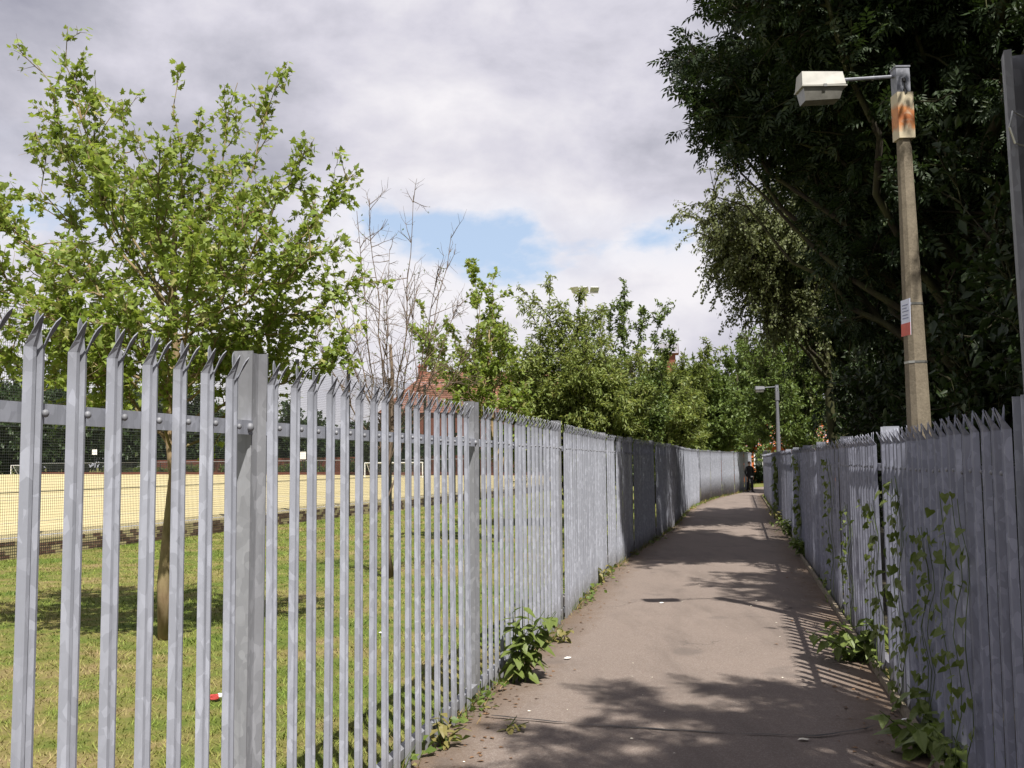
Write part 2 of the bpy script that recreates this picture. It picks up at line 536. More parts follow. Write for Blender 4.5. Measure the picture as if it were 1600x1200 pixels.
def place(tpl, P, D, size, rng, up=0.9, flip=0.0):
    """one leaf per row of P, tip along D, upper side roughly to the sky"""
    TV, TF = tpl
    n = len(P)
    D = D / (np.linalg.norm(D, axis=1)[:, None] + 1e-9)
    N = rng.normal(0, .55, (n, 3)) + np.array([0, 0, up])
    X = np.cross(D, N)
    X /= np.linalg.norm(X, axis=1)[:, None] + 1e-9
    N = np.cross(X, D)
    s = np.broadcast_to(size, (n,))[:, None, None]
    V = P[:, None] + s * (TV[None, :, 0:1] * X[:, None] + TV[None, :, 1:2] * D[:, None] + TV[None, :, 2:3] * N[:, None])
    F = TF[None] + (np.arange(n) * len(TV))[:, None, None]
    return V.reshape(-1, 3), F.reshape(-1, 3)


def branch_tree(name, base, targets, label, cat='tree', group=None, trunk_top=None, trunk_r=.06, start=(.35, .7),
                bark_m='bark_twig', leaf_m='leaf_cherry', tpl=None, leaf_size=.08, n_leaf=None, twigs=14, twig_len=.6,
                subs=3, up=.35, droop=0.0, seed=1, bow=.62, leaf_from=.15, per_m=26, spread=.03, trunk_pts=None,
                limb_r=.42, wood_k=5, wob=.014, keep=None, clump=1.0, kind=None, parent_only=False):
    rng = np.random.default_rng(seed)
    base = np.array(base, float)
    T = np.array(targets, float)
    if trunk_top is None:
        trunk_top = base + np.array([0, 0, np.median(T[:, 2]) - base[2]])
    trunk_top = np.array(trunk_top, float)
    tp = np.linspace(0, 1, 9)[:, None]
    tr = base + (trunk_top - base) * tp
    h = trunk_top[2] - base[2]
    tr[1:-1, :2] += rng.normal(0, .012 * h ** .7, (7, 2))
    trr = trunk_r * np.linspace(1.0, .38, 9)
    trr[0] *= 1.25
    wood = MB()
    wood.tube(tr, trr, 9)
    P, D = [], []

    def emit(pts, t0, dens):
        seg = pts[1:] - pts[:-1]
        L = np.linalg.norm(seg, axis=1)
        tot = L.sum()
        n = rng.poisson(max(.2, tot * dens * (1 - t0)))
        if n == 0:
            return
        u = t0 + (1 - t0) * rng.random(n)
        cum = np.concatenate([[0], np.cumsum(L)]) / max(tot, 1e-6)
        i = np.clip(np.searchsorted(cum, u) - 1, 0, len(seg) - 1)
        fr = (u - cum[i]) / (cum[i + 1] - cum[i] + 1e-9)
        q = pts[i] + seg[i] * fr[:, None] + rng.normal(0, spread, (n, 3))
        d = seg[i] / (L[i][:, None] + 1e-9) * .7 + rng.normal(0, .65, (n, 3)) + np.array([0, 0, -.25 - droop])
        P.append(q)
        D.append(d)

    def twig(o, d, L, r, lvl):
        n = 5
        q = [o]
        d = d / (np.linalg.norm(d) + 1e-9)
        for i in range(n - 1):
            d = d + rng.normal(0, .13, 3) + np.array([0, 0, (up * .25 if lvl < 2 else up * .12) - droop * .55])
            d /= np.linalg.norm(d)
            q.append(q[-1] + d * L / (n - 1))
        q = np.array(q)
        if keep is not None and not keep(q).all():
            return
        wood.tube(q, np.linspace(r, max(.0015, r * .3), n), 4 if lvl == 1 else 3, cap=False)
        emit(q, leaf_from, per_m)
        if lvl < 2:
            for _ in range(subs):
                i = rng.integers(1, n)
                dd = (q[i] - q[i - 1]) / (L / (n - 1)) + rng.normal(0, .6, 3)
                twig(q[i], dd, L * rng.uniform(.35, .6), r * .5, 2)

    for k, tg in enumerate(T):
        f = rng.uniform(*start)
        hz = base[2] + f * min(h, max(.3, tg[2] - base[2]))
        j = np.clip((hz - base[2]) / h, 0, 1)
        s0 = np.array([np.interp(j, tp[:, 0], tr[:, c]) for c in range(3)])
        c1 = s0 + (tg - s0) * np.array([bow, bow, .38]) + rng.normal(0, .06, 3)
        u = np.linspace(0, 1, 11)[:, None]
        q = (1 - u) ** 2 * s0 + 2 * u * (1 - u) * c1 + u ** 2 * tg
        Ll = np.linalg.norm(tg - s0)
        q[1:-1] += rng.normal(0, wob * Ll, (9, 3))
        r0 = min(trunk_r * limb_r, .011 * Ll + .006)
        wood.tube(q, np.linspace(r0, .0035, 11), wood_k, cap=False)
        emit(q[4:], 0.0, per_m * .8)
        nt = max(2, int(twigs * rng.uniform(.75, 1.25)))
        for _ in range(nt):
            v = rng.uniform(.22, 1.0) ** .8
            i = min(9, int(v * 10))
            o = q[i] + (q[i + 1] - q[i]) * (v * 10 - i if v < 1 else 1)
            tan = q[i + 1] - q[i]
            tan /= np.linalg.norm(tan)
            d = tan * .75 + rng.normal(0, .75, 3) + np.array([0, 0, up])
            twig(o, d, twig_len * (1.2 - .75 * v) * rng.uniform(.5, 1.25), r0 * .34 + .0015, 1)
    root = empty(name, tuple(base), label, cat, group)
    off = np.array(base)
    wood.v = [(a - off[0], b - off[1], c - off[2]) for a, b, c in wood.v]
    tk = wood.obj('trunk', bark_m, root)
    for pl in tk.data.polygons:
        pl.use_smooth = True
    if P and tpl is not None:
        P = np.concatenate(P) - off
        D = np.concatenate(D)
        if keep is not None:
            kk = keep(P + off)
            P, D = P[kk], D[kk]
        if n_leaf and len(P) > n_leaf:
            s = rng.permutation(len(P))[:n_leaf]
            P, D = P[s], D[s]
        sz = leaf_size * rng.uniform(.6, 1.2, len(P))
        V, F = place(tpl, P, D, sz, rng)
        link('crown', fast_mesh('crown', V, F, leaf_m), root)
    return root


def blob_targets(c, r, n, seed, lo=-1.0, inner=.55):
    """points spread through an uneven ellipsoid"""
    rng = np.random.default_rng(seed)
    out = []
    while len(out) < n:
        d = rng.normal(0, 1, 3)
        d /= np.linalg.norm(d)
        if d[2] < lo:
            continue
        k = rng.uniform(inner, 1.08)
        out.append(np.array(c) + d * np.array(r) * k)
    return out


def copy_tree(root, loc, rz, sc, label=None, group=None):
    c = root.copy()
    COL.objects.link(c)
    c.location = loc
    c.rotation_euler = (0, 0, rz)
    c.scale = sc if isinstance(sc, tuple) else (sc, sc, sc)
    if label:
        c['label'] = label
    if group:
        c['group'] = group
    for ch in list(root.children):
        d = ch.copy()
        COL.objects.link(d)
        d.parent = c
        for g in ch.children:
            e = g.copy()
            COL.objects.link(e)
            e.parent = d
    return c


# ------------------------------------------------------------------ lines of the plan (metres)
def interp_line(pts, n_per=1.0):
    out = []
    for a, b in zip(pts[:-1], pts[1:]):
        a, b = Vector(a), Vector(b)
        k = max(1, int((b - a).length / n_per))
        out += [a.lerp(b, i / k) for i in range(k)]
    out.append(Vector(pts[-1]))
    return out


DL = Vector((0.21533, 0.97654))
P742 = Vector((-0.275, 6.976))
LEFT = [tuple(P742 + DL * s) for s in (-9.86, -6.595, -3.33, -0.065)] + [(0.452, 10.273), (1.315, 14.649), (2.05, 17.55), (2.90, 20.75), (3.82, 24.34),
        (4.55, 27.7), (5.26, 30.95), (6.02, 34.1), (6.95, 37.4), (8.0, 40.75), (9.15, 44.1), (10.45, 47.4), (11.75, 51.0), (12.8, 54.4), (13.7, 57.6)]


def right_x(y):
    return 2.70 + 0.2275 * (y - 7.05)


def edging_x(y):
    return 2.317 + 0.2253 * (y - 5.947)


# ------------------------------------------------------------------ ground, path
bm = MB()
bm.add([(-500, -60, -.012), (500, -60, -.012), (500, 900, -.012), (-500, 900, -.012)], [(0, 1, 2, 3)])
tag(bm.obj('ground', 'lawn_soil'), kind='structure')
bm = MB()
xs = [(right_x(y) + .25, y) for y in (-12, 0, 10, 20, 30, 44.5)]
vs, fs = [], []
for i, (x, y) in enumerate(xs):
    vs += [(x, y, -.004), (x + 40, y, -.004)]
    if i:
        fs.append((2 * i - 2, 2 * i - 1, 2 * i + 1, 2 * i))
bm.add(vs, fs)
tag(bm.obj('woodland_floor', 'forest_floor'), kind='structure')

LP = interp_line([(p[0] + .05, p[1]) for p in LEFT] + [(18, 64.5), (28, 69)], .5)
RPts = interp_line([(edging_x(y), y) for y in (-6, 0, 10, 20, 30, 40, 44.6)] + [(12.6, 49.5), (15.0, 54), (18.5, 58), (30, 63)], .5)
NR = 160
me = bpy.data.meshes.new('path')
vs, fs, uvs = [], [], []
rnd = random.Random(3)
NC = 9
for i in range(NR + 1):
    a = LP[round(i / NR * (len(LP) - 1))]
    b = RPts[round(i / NR * (len(RPts) - 1))]
    ja, jb = rnd.uniform(-.03, .03), rnd.uniform(-.01, .01)
    for j in range(NC):
        u = j / (NC - 1)
        q = a.lerp(b, u)
        d = (b - a).normalized()
        if j == 0:
            q = q + d * ja
        vs.append((q.x, q.y, .004 + .018 * (1 - (2 * u - 1) ** 2)))
        uvs.append(u)
for i in range(NR):
    for j in range(NC - 1):
        k = i * NC + j
        fs.append((k, k + 1, k + NC + 1, k + NC))
me.from_pydata(vs, [], fs)
uvl = me.uv_layers.new(name='UVMap')
for lp in me.loops:
    uvl.data[lp.index].uv = (uvs[lp.vertex_index], vs[lp.vertex_index][1])
for pl in me.polygons:
    pl.use_smooth = True
tag(link('path', me, m='asphalt'), kind='structure')

# sealed seam across the path
seam = [(-.15, 6.35), (.4, 6.12), (.9, 5.98), (1.3, 5.88), (1.72, 5.82), (1.98, 5.93), (2.28, 6.12)]
bm = MB()
sp = interp_line(seam, .08)
for i, p in enumerate(sp):
    wdt = .007 + .003 * math.sin(i * 1.7) + .003 * math.sin(i * .6)
    dirv = (sp[min(i + 1, len(sp) - 1)] - sp[max(i - 1, 0)]).normalized()
    nv = Vector((-dirv.y, dirv.x)) * wdt
    j = .006 * math.sin(i * 2.3)
    bm.v += [(p.x + nv.x, p.y + nv.y + j, .028), (p.x - nv.x, p.y - nv.y + j, .028)]
    if i:
        bm.f.append((2 * i - 2, 2 * i - 1, 2 * i + 1, 2 * i))
        bm.mi.append(0)
tag(bm.obj('path_seam', 'tar'), kind='structure')

# timber edging boards along the right of the path
ed = empty('path_edging', (edging_x(4), 4, 0), 'weathered timber edging board along the right side of the path', 'path edging')
y = 1.0
while y < 44:
    L = 2.4
    x0, x1 = edging_x(y), edging_x(y + L - .012)
    ang = math.atan2(x1 - x0, L)
    b = MB().box((-.016, 0, -.02), (.016, L - .012, .058 + random.uniform(-.008, .008)))
    o = b.obj('board', 'timber_edging', ed, (x0 - ed.location.x + .02, y - 4, 0), -ang)
    y += L

# ------------------------------------------------------------------ palisade fences
def pale_mesh(name, H, m):
    """W-section steel pale with a splayed three-pointed head; +x along the fence, -y to the path"""
    prof = [(-.032, .010), (-.021, -.008), (-.012, -.010), (0, .0), (.012, -.010), (.021, -.008), (.032, .010)]
    hs = H - .095
    if H < 1.9:
        prof = [(x * 1.06, y * 1.3) for x, y in prof]
    vs, fs = [], []
    for z in (0.0, H * .5, hs):
        for x, y in prof:
            vs.append((x, y, z))
    for r_ in range(2):
        for c in range(6):
            k = r_ * 7 + c
            fs.append((k, k + 1, k + 8, k + 7))
    rng = random.Random(5)

    def prong(cols, splay, out, tip_h):
        base = [14 + c for c in cols]
        last = base
        ym = sum(vs[b][1] for b in base) / len(base)
        for lv in (.34, .62, .84):
            row = []
            cx = sum(vs[b][0] for b in base) / len(base)
            for b in base:
                x, y, z = vs[b]
                narrow = 1.0 if lv < .7 else .72
                row.append(len(vs))
                vs.append((cx + (x - cx) * narrow + splay * lv ** 1.3, y + (ym - y) * min(1, lv * 1.4) - out * lv, hs + tip_h * lv))
            for i in range(len(base) - 1):
                fs.append((last[i], last[i + 1], row[i + 1], row[i]))
            last = row
        cx = sum(vs[b][0] for b in base) / len(base)
        cy = sum(vs[b][1] for b in base) / len(base)
        k = len(vs)
        vs.append((cx + splay * 1.1, cy - out, hs + tip_h))
        for i in range(len(base) - 1):
            fs.append((last[i], last[i + 1], k))
    prong((0, 1, 2), -.003, .036, .082)
    prong((2, 3, 4), 0.0, -.006, .095)
    prong((4, 5, 6), .014, .040, .080)
    me = bpy.data.meshes.new(name)
    me.from_pydata(vs, [], fs)
    tmp = bpy.data.objects.new('pale_tmp', me)
    COL.objects.link(tmp)
    md = tmp.modifiers.new('s', 'SOLIDIFY')
    md.thickness = .003
    md.offset = 0
    dg = bpy.context.evaluated_depsgraph_get()
    out = bpy.data.meshes.new_from_object(tmp.evaluated_get(dg))
    bpy.data.objects.remove(tmp)
    out.name = name
    out.materials.clear()
    out.materials.append(MATS[m])
    return out


def post_mesh(name, H, m, b=.038):
    """I-section post, web in the plane of the fence"""
    a, tw, tf = .0635, .006, .008
    prof = [(-a, -b), (-a + tf, -b), (-a + tf, -tw / 2), (a - tf, -tw / 2), (a - tf, -b), (a, -b),
            (a, b), (a - tf, b), (a - tf, tw / 2), (-a + tf, tw / 2), (-a + tf, b), (-a, b)]
    return MB().prism(prof, -.02, H).mesh(name, [m])


def bolt_mesh(r=.0105):
    me = bpy.data.meshes.new('bolt')
    b = bmesh.new()
    bmesh.ops.create_uvsphere(b, u_segments=8, v_segments=5, radius=r)
    for v in b.verts:
        v.co.y *= .8
    b.to_mesh(me)
    b.free()
    for pl in me.polygons:
        pl.use_smooth = True
    me.materials.append(MATS['galvanised_dark'])
    return me


BOLT = bolt_mesh()
BOLT_BIG = bolt_mesh(.017)


def palisade(name, label, pts, H, post_h, rail_z, m, n_single, plinth_from, bolts_to, ragged, first=.115):
    root = empty(name, (pts[0][0], pts[0][1], 0), label, 'fence')
    ox, oy = pts[0]
    pm = pale_mesh('pale', H, m)
    qm = post_mesh('post', post_h, 'galvanised_post' if H > 1.9 else 'galvanised', .038 if H > 1.9 else .055)
    rr = random.Random(11)
    cnt = 0
    rest_v, rest_f = [], []
    pv = np.array([v.co[:] for v in pm.vertices])
    pm.calc_loop_triangles()
    pf = np.array([tuple(t_.vertices) for t_ in pm.loop_triangles])
    for i, p in enumerate(pts):
        q = pts[min(i + 1, len(pts) - 1)]
        pr = pts[max(i - 1, 0)]
        ang = math.atan2(q[1] - pr[1], q[0] - pr[0])
        o = link('post', qm, root, (p[0] - ox, p[1] - oy, 0), ang)
        o.rotation_euler = (rr.uniform(-.008, .008), rr.uniform(-.008, .008), ang)
        if i + 1 == len(pts):
            break
        a, b = Vector(p), Vector(q)
        L = (b - a).length
        d = (b - a) / L
        ang = math.atan2(d.y, d.x)
        for z in (rail_z, .085):
            rb = MB()
            rb.box((.058, -.052, z - .026), (L - .058, -.046, z + .026))
            rb.box((.058, -.046, z + .020), (L - .058, -.004, z + .026))
            rb.obj('rail', m, root, (a.x - ox, a.y - oy, 0), ang)
            if z == rail_z and i < bolts_to:
                for s in (.085, L - .085):
                    link('bolt', BOLT_BIG, root, (a.x - ox + d.x * s - d.y * -.056 * 1, a.y - oy + d.y * s + d.x * -.056, z), ang)
        if i >= plinth_from:
            MB().box((.07, -.030, -.01), (L - .07, .012, .20)).obj('gravel_board', 'plinth_concrete', root, (a.x - ox, a.y - oy, 0), ang)
        n = int((L - (.12 if H < 1.9 and i == len(pts) - 2 else .285)) / .178) + 1
        for k in range(n):
            s = (first + k * .178) if first < .1 else (.307 + k * .170 if i < 2 else .09 + k * .178)
            x = a.x + d.x * s + d.y * .067
            y = a.y + d.y * s - d.x * .067
            tilt = (rr.gauss(0, .002), rr.gauss(0, .0022), ang + rr.gauss(0, .02))
            dz = rr.uniform(-.006, .006)
            if rr.random() < ragged:
                tilt = (rr.gauss(0, .008), rr.gauss(0, .007), ang + rr.gauss(0, .05))
            cnt += 1
            if cnt <= n_single:
                o = link('pale', pm, root, (x - ox, y - oy, dz))
                o.rotation_euler = tilt
                if i < bolts_to:
                    link('bolt', BOLT, o, (.022, -.016, rail_z))
            else:
                Rm = np.array(Matrix.Rotation(tilt[2], 3, 'Z'))
                rest_f.append(pf + sum(len(v) for v in rest_v))
                rest_v.append(pv @ Rm.T + np.array([x - ox, y - oy, dz]))
    if rest_v:
        tag(link('distant_pale_run', fast_mesh('distant_pale_run', np.concatenate(rest_v), np.concatenate(rest_f), m), root), kind='stuff')
    return root


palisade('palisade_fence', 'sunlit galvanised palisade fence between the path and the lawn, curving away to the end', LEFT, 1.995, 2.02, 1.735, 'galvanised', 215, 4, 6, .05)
RIGHT = [(right_x(y), y) for y in [7.2 + 3.05 * k for k in range(12, -1, -1)] + [3.72]]


def right_fence():
    pts = RIGHT[::-1]           # near to far
    pts = [(x, y) for x, y in pts]
    # palisade() puts the path on the right of its direction of travel, so run it far to near
    far_to_near = pts[::-1]
    return far_to_near


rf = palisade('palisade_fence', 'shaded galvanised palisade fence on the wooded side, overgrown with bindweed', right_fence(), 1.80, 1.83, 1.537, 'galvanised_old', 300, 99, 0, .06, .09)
for o in [c for c in rf.children if c.name.startswith('pale')]:
    wp = o.location + rf.location
    if wp.y < 12:
        link('bolt', BOLT, o, (-.022, -.016, 1.537))

# tall galvanised corner post at the near end of the right fence
cp = empty('corner_post', (1.99, 3.66, 0), 'tall galvanised channel post at the near end of the shaded fence', 'post')
prof = [(-.060, -.045), (-.034, -.045), (-.034, -.037), (-.052, -.037), (-.052, .030), (.052, .030), (.052, -.037), (.034, -.037), (.034, -.045), (.060, -.045), (.060, .038), (-.060, .038)]
o = MB().prism(prof, 0, 3.13).obj('channel', 'galvanised_dark', cp, (0, 0, 0), R(-20))
cp.rotation_euler = (0, R(-1.0), 0)
prof2 = [(-.03, -.004), (-.012, -.022), (.012, -.022), (.03, -.004), (.03, 0), (.01, -.016), (-.01, -.016), (-.03, 0)]
MB().prism(prof2, .05, 3.12).obj('cover_strip', 'galvanised_old', cp, (.022, -.050, 0), R(-20))
b = MB()
for k in range(3):
    b.tube([(.02 + .012 * k, -.03 + .01 * k, 3.10), (.026 + .012 * k, -.03, 3.17), (.035 + .02 * k, -.035 + .01 * k, 3.24 + .02 * k)], [.007, .006, .002], 5)
b.obj('spikes', 'galvanised_old', cp)
b = MB()
b.tube([(-.03, -.05, 2.86), (-.075, -.06, 2.88), (-.09, -.06, 2.82), (-.07, -.055, 2.76), (-.03, -.05, 2.75)], .004, 5)
b.obj('wire_loop', 'steel_band', cp)

# low welded mesh fence standing behind the shaded palisade
wm = empty('mesh_fence', (right_x(5) + .55, 5, 0), 'low welded mesh fence behind the near end of the shaded palisade', 'fence')
b = MB()
for k in range(0, 90):
    yy = -1.6 + k * .05
    b.tube([(yy * .2275, yy, 0), (yy * .2275, yy, 1.56)], .0025, 3, cap=False)
for k in range(9):
    z = .04 + k * .19
    b.tube([(-1.6 * .2275, -1.6, z), (2.85 * .2275, 2.85, z)], .0035, 4)
b.obj('mesh_panel', 'dark_metal', wm)
for yy in (-1.6, .6, 2.85):
    MB().box((-.02, -.02, 0), (.02, .02, 1.6)).obj('post', 'dark_metal', wm, (yy * .2275, yy, 0))

# ------------------------------------------------------------------ lamp posts
def lamp_post(base, label, shaft='concrete_post', box='rusted_cream', cover='weathered_white'):
    lp = empty('lamp_post', base, label, 'lamp post', None, 0)
    b = MB()
    secs = [(0, .098), (2.0, .086), (4.47, .053)]
    vs, fs = [], []
    for z, r_ in secs:
        c = r_ * .55
        for x, y in ((-c, -r_), (c, -r_), (r_, -c), (r_, c), (c, r_), (-c, r_), (-r_, c), (-r_, -c)):
            vs.append((x, y, z))
    for i in range(2):
        for j in range(8):
            fs.append((i * 8 + j, i * 8 + (j + 1) % 8, i * 8 + 8 + (j + 1) % 8, i * 8 + 8 + j))
    fs.append(tuple(range(16, 24)))
    b.add(vs, fs)
    b.obj('shaft', shaft, lp)
    MB().box((-.068, -.072, 4.43), (.076, .070, 4.845)).obj('control_box', box, lp)
    h = MB().box((-.062, -.060, 4.845), (.060, .060, 5.075)).box((-.068, -.066, 5.075), (.066, .066, 5.088))
    hd = h.obj('head_box', 'galvanised', lp)
    k = MB()
    k.tube([(.0, -.062, 4.97), (.004, -.067, 4.94)], .016, 7).tube([(.006, -.062, 4.875), (.010, -.068, 4.83)], .014, 7).tube([(.002, -.064, 4.95), (.008, -.066, 4.86)], .006, 5)
    k.obj('rust_hole', 'tar', hd)
    MB().tube([(-.06, 0, 5.01), (-.52, 0, 4.985)], .016, 8).obj('arm', 'galvanised', lp)
    lu = empty('luminaire', (0, 0, 0), None, None)
    lu.parent = lp
    x0, x1 = -.925, -.535
    # tapered housing above, deep bowl below
    vs = [(x0 + .01, -.075, 5.04), (x1 - .015, -.075, 5.035), (x1 - .015, .075, 5.035), (x0 + .01, .075, 5.04),
          (x0, -.105, 4.905), (x1, -.105, 4.915), (x1, .105, 4.915), (x0, .105, 4.905)]
    hs = MB().add(vs, [(0, 1, 2, 3), (7, 6, 5, 4), (4, 5, 1, 0), (5, 6, 2, 1), (6, 7, 3, 2), (7, 4, 0, 3)])
    hs.box((x0 - .006, -.112, 4.893), (x1 + .008, .112, 4.906))
    hs.obj('housing', cover, lu)
    vs = [(x0 + .012, -.098, 4.892), (x1 - .02, -.098, 4.892), (x1 - .02, .098, 4.892), (x0 + .012, .098, 4.892),
          (x0 + .03, -.075, 4.775), (x1 - .05, -.075, 4.79), (x1 - .05, .075, 4.79), (x0 + .03, .075, 4.775)]
    MB().add(vs, [(0, 1, 2, 3), (7, 6, 5, 4), (4, 5, 1, 0), (5, 6, 2, 1), (6, 7, 3, 2), (7, 4, 0, 3)]).obj('bowl', 'lamp_lens', lu)
    MB().box((-.74, -.118, 4.888), (-.71, -.112, 4.912)).obj('catch', 'steel_band', lu)
    return lp


lp = lamp_post((3.585, 8.72, 0), 'near concrete lamp post with a rusty box under its head, rising behind the shaded fence')
lp.rotation_euler = (R(.5), R(-.95), R(2))
lp2 = lamp_post((11.28, 42.3, -.32), 'distant grey lamp post near the far end of the path', 'galvanised_dark', 'galvanised_dark', 'galvanised_dark')
for nm, z in (('strap', 2.952), ('strap', 2.44)):
    bb = MB()
    r_ = .086 - .0133 * (z - 2) + .003
    c = r_ * .55
    pr = [(-c, -r_), (c, -r_), (r_, -c), (r_, c), (c, r_), (-c, r_), (-r_, c), (-r_, -c)]
    bb.prism(pr, z - .010, z + .010)
    bb.obj('strap', 'steel_band', lp)
sg = empty('sign_plate', (3.462, 8.66, 2.83), 'small sign plate, white above and red below, strapped to the near lamp post', 'sign', None, R(63))
sg.rotation_euler = (0, R(2), R(-91))
sg.scale = (1.0, 1, 1.1)
MB().box((-.105, -.004, -.145), (.105, 0, .145)).obj('plate', 'blue_white_paint', sg)
MB().box((-.105, -.0065, -.145), (.105, -.0045, -.045)).obj('red_band', 'red_paint', sg)
b = MB()
for i, (x0, x1, z) in enumerate([(-.07, .06, .10), (-.07, .03, .075), (-.07, .07, .05), (-.07, .05, .02), (-.07, .065, -.005)]):
    b.box((x0, -.0062, z - .004), (x1, -.0042, z + .004))
b.obj('print', 'print_grey', sg)
MB().box((-.01, .0, .09), (.01, .05, .11)).box((-.01, 0, -.09), (.01, .05, -.07)).obj('bracket', 'steel_band', sg)

# ------------------------------------------------------------------ sports pitch, its wall and fence
W0, WD = Vector((-8.865, 17.353)), Vector((0.2725, 0.9622))
def wall_pt(s):
    return W0 + WD * s
FAR0, FAR1 = Vector((-6.6, 103.0)), Vector((-83, 174.0))
na, nb = wall_pt(-14), wall_pt(88)
pv = [(na.x, na.y), (nb.x, nb.y), (FAR1.x, FAR1.y), (-150, 130), (-95, 3)]
b = MB()
vs = [(x, y, .30) for x, y in pv] + [(x, y, -.01) for x, y in pv]
b.add(vs, [tuple(range(4, -1, -1))[::-1]] + [(i, i + 5, (i + 1) % 5 + 5, (i + 1) % 5) for i in range(5)])
tag(b.obj('sports_pitch', 'sand_turf'), kind='structure')
NL = Vector((-WD.y, WD.x))
b = MB()
def strip(a, c, wdt, z=.306):
    d = (c - a).normalized()
    n = Vector((-d.y, d.x)) * wdt / 2
    b.add([(a.x + n.x, a.y + n.y, z), (a.x - n.x, a.y - n.y, z), (c.x - n.x, c.y - n.y, z), (c.x + n.x, c.y + n.y, z)], [(3, 2, 1, 0)])
strip(wall_pt(-12) + NL * .55, wall_pt(84) + NL * .55, .10)
strip(wall_pt(-12) + NL * 4.2, wall_pt(84) + NL * 4.2, .09)
strip(wall_pt(-8) + NL * 16, wall_pt(82) + NL * 16, .12, .31)
strip(wall_pt(52) + NL * 2, wall_pt(52) + NL * 70, .12, .314)
strip(wall_pt(22) + NL * 4, wall_pt(22) + NL * 60, .12, .318)
tag(b.obj('pitch_markings', 'white_paint'), kind='structure')

# brick retaining wall
wl = empty('retaining_wall', (W0.x, W0.y, 0), 'low brown brick wall holding up the edge of the sports pitch', 'wall', None, math.atan2(WD.y, WD.x))
MB().box((-13, .012, -.02), (88, .10, .296)).obj('mortar', 'mortar', wl)
BR = MB().box((0, 0, 0), (.215, .09, .065)).mesh('brick', ['brick'])
rr = random.Random(2)
n_b = 0
restb = MB()
for col_ in range(-8, 330):
    for c in range(4):
        s = col_ * .225 + (.1125 if c % 2 else 0)
        yoff = rr.uniform(-.006, .004)
        if 0 <= col_ and n_b < 300:
            n_b += 1
            link('brick', BR, wl, (s, yoff, c * .075 + .002))
        else:
            restb.box((s, yoff, c * .075 + .002), (s + .215, yoff + .09, c * .075 + .067))
for col_ in range(-46, -8):
    for c in range(4):
        s = col_ * .225 + (.1125 if c % 2 else 0)
        restb.box((s, 0, c * .075 + .002), (s + .215, .09, c * .075 + .067))
tag(restb.obj('brick_run', 'brick', wl), kind='stuff')

# tall mesh ball-stop fence on the near side of the pitch
mf = empty('mesh_fence', (W0.x, W0.y, 0), 'tall dark mesh fence along the near edge of the sports pitch', 'fence', None, math.atan2(WD.y, WD.x))
PITCHM = 3.3
b = MB()
k = 0
NV = int(PITCHM / .05)
for i in range(NV + 1):
    x = i * .05
    b.add([(x - .0028, -.02, .02), (x + .0028, -.02, .02), (x, -.025, .02), (x - .0028, -.02, 4.4), (x + .0028, -.02, 4.4), (x, -.025, 4.4)], [(0, 1, 4, 3), (1, 2, 5, 4), (2, 0, 3, 5)])
for i in range(88):
    z = .02 + i * .05
    b.add([(0, -.026, z - .0026), (0, -.026, z + .0026), (0, -.031, z), (PITCHM, -.026, z - .0026), (PITCHM, -.026, z + .0026), (PITCHM, -.031, z)], [(0, 1, 4, 3), (1, 2, 5, 4), (2, 0, 3, 5)])
mpn = b.mesh('mesh_panel', ['green_wire'])
fpm = MB().box((-.045, -.06, -.02), (.045, .02 - .0, 4.5)).mesh('post', ['dark_metal'])
rwm = MB().tube([(0, -.035, 0), (PITCHM, -.035, 0)], .009, 5).mesh('rail_wire', ['green_wire'])
for i in range(-3, 22):
    s = .62 + i * PITCHM
    link('post', fpm, mf, (s, -.03, 0))
    if i < 21:
        link('mesh_panel', mpn, mf, (s, -.03, 0))
        for z in (1.15, 2.3, 4.42):
            link('rail_wire', rwm, mf, (s, -.03, z))

# football goals
def goal(loc, rz, wdt, h, label):
    g = empty('football_goal', loc, label, 'goal', 'white football goals on the pitch', rz)
    b = MB()
    r_ = .055
    b.tube([(-wdt / 2, 0, 0), (-wdt / 2, 0, h)], r_, 8).tube([(wdt / 2, 0, 0), (wdt / 2, 0, h)], r_, 8).tube([(-wdt / 2, 0, h - .02), (wdt / 2, 0, h - .02)], r_, 8)
    b.obj('frame', 'white_paint', g)
    c = MB()
    for s in (-1, 1):
        c.tube([(s * wdt / 2, 0, h), (s * wdt / 2, .35, h - .05), (s * wdt / 2, 1.25, .05)], .03, 6)
    c.tube([(-wdt / 2, 1.25, .05), (wdt / 2, 1.25, .05)], .03, 6)
    c.obj('back_frame', 'white_paint', g)
    n = MB()
    k = int(wdt / .2)
    for i in range(k + 1):
        x = -wdt / 2 + wdt * i / k
        n.tube([(x, .02, h), (x, .35, h - .06), (x, 1.25, .05)], .006, 3, cap=False)
    for i in range(9):
        z = h - .05 - i * (h - .1) / 9
        y = .35 + (h - .06 - z) / (h - .11) * .9
        n.tube([(-wdt / 2, y, z), (wdt / 2, y, z)], .006, 3, cap=False)
    n.obj('net', 'net_grey', g)
    return g


goal((-10.6, 88.6, .30), R(-20), 5.7, 1.36, 'white football goal near the bare tree trunk, on the far side of the pitch')
goal((-80.0, 163.0, .30), R(-28), 6.0, 1.55, 'small far-off white goal seen between the two leftmost pales')

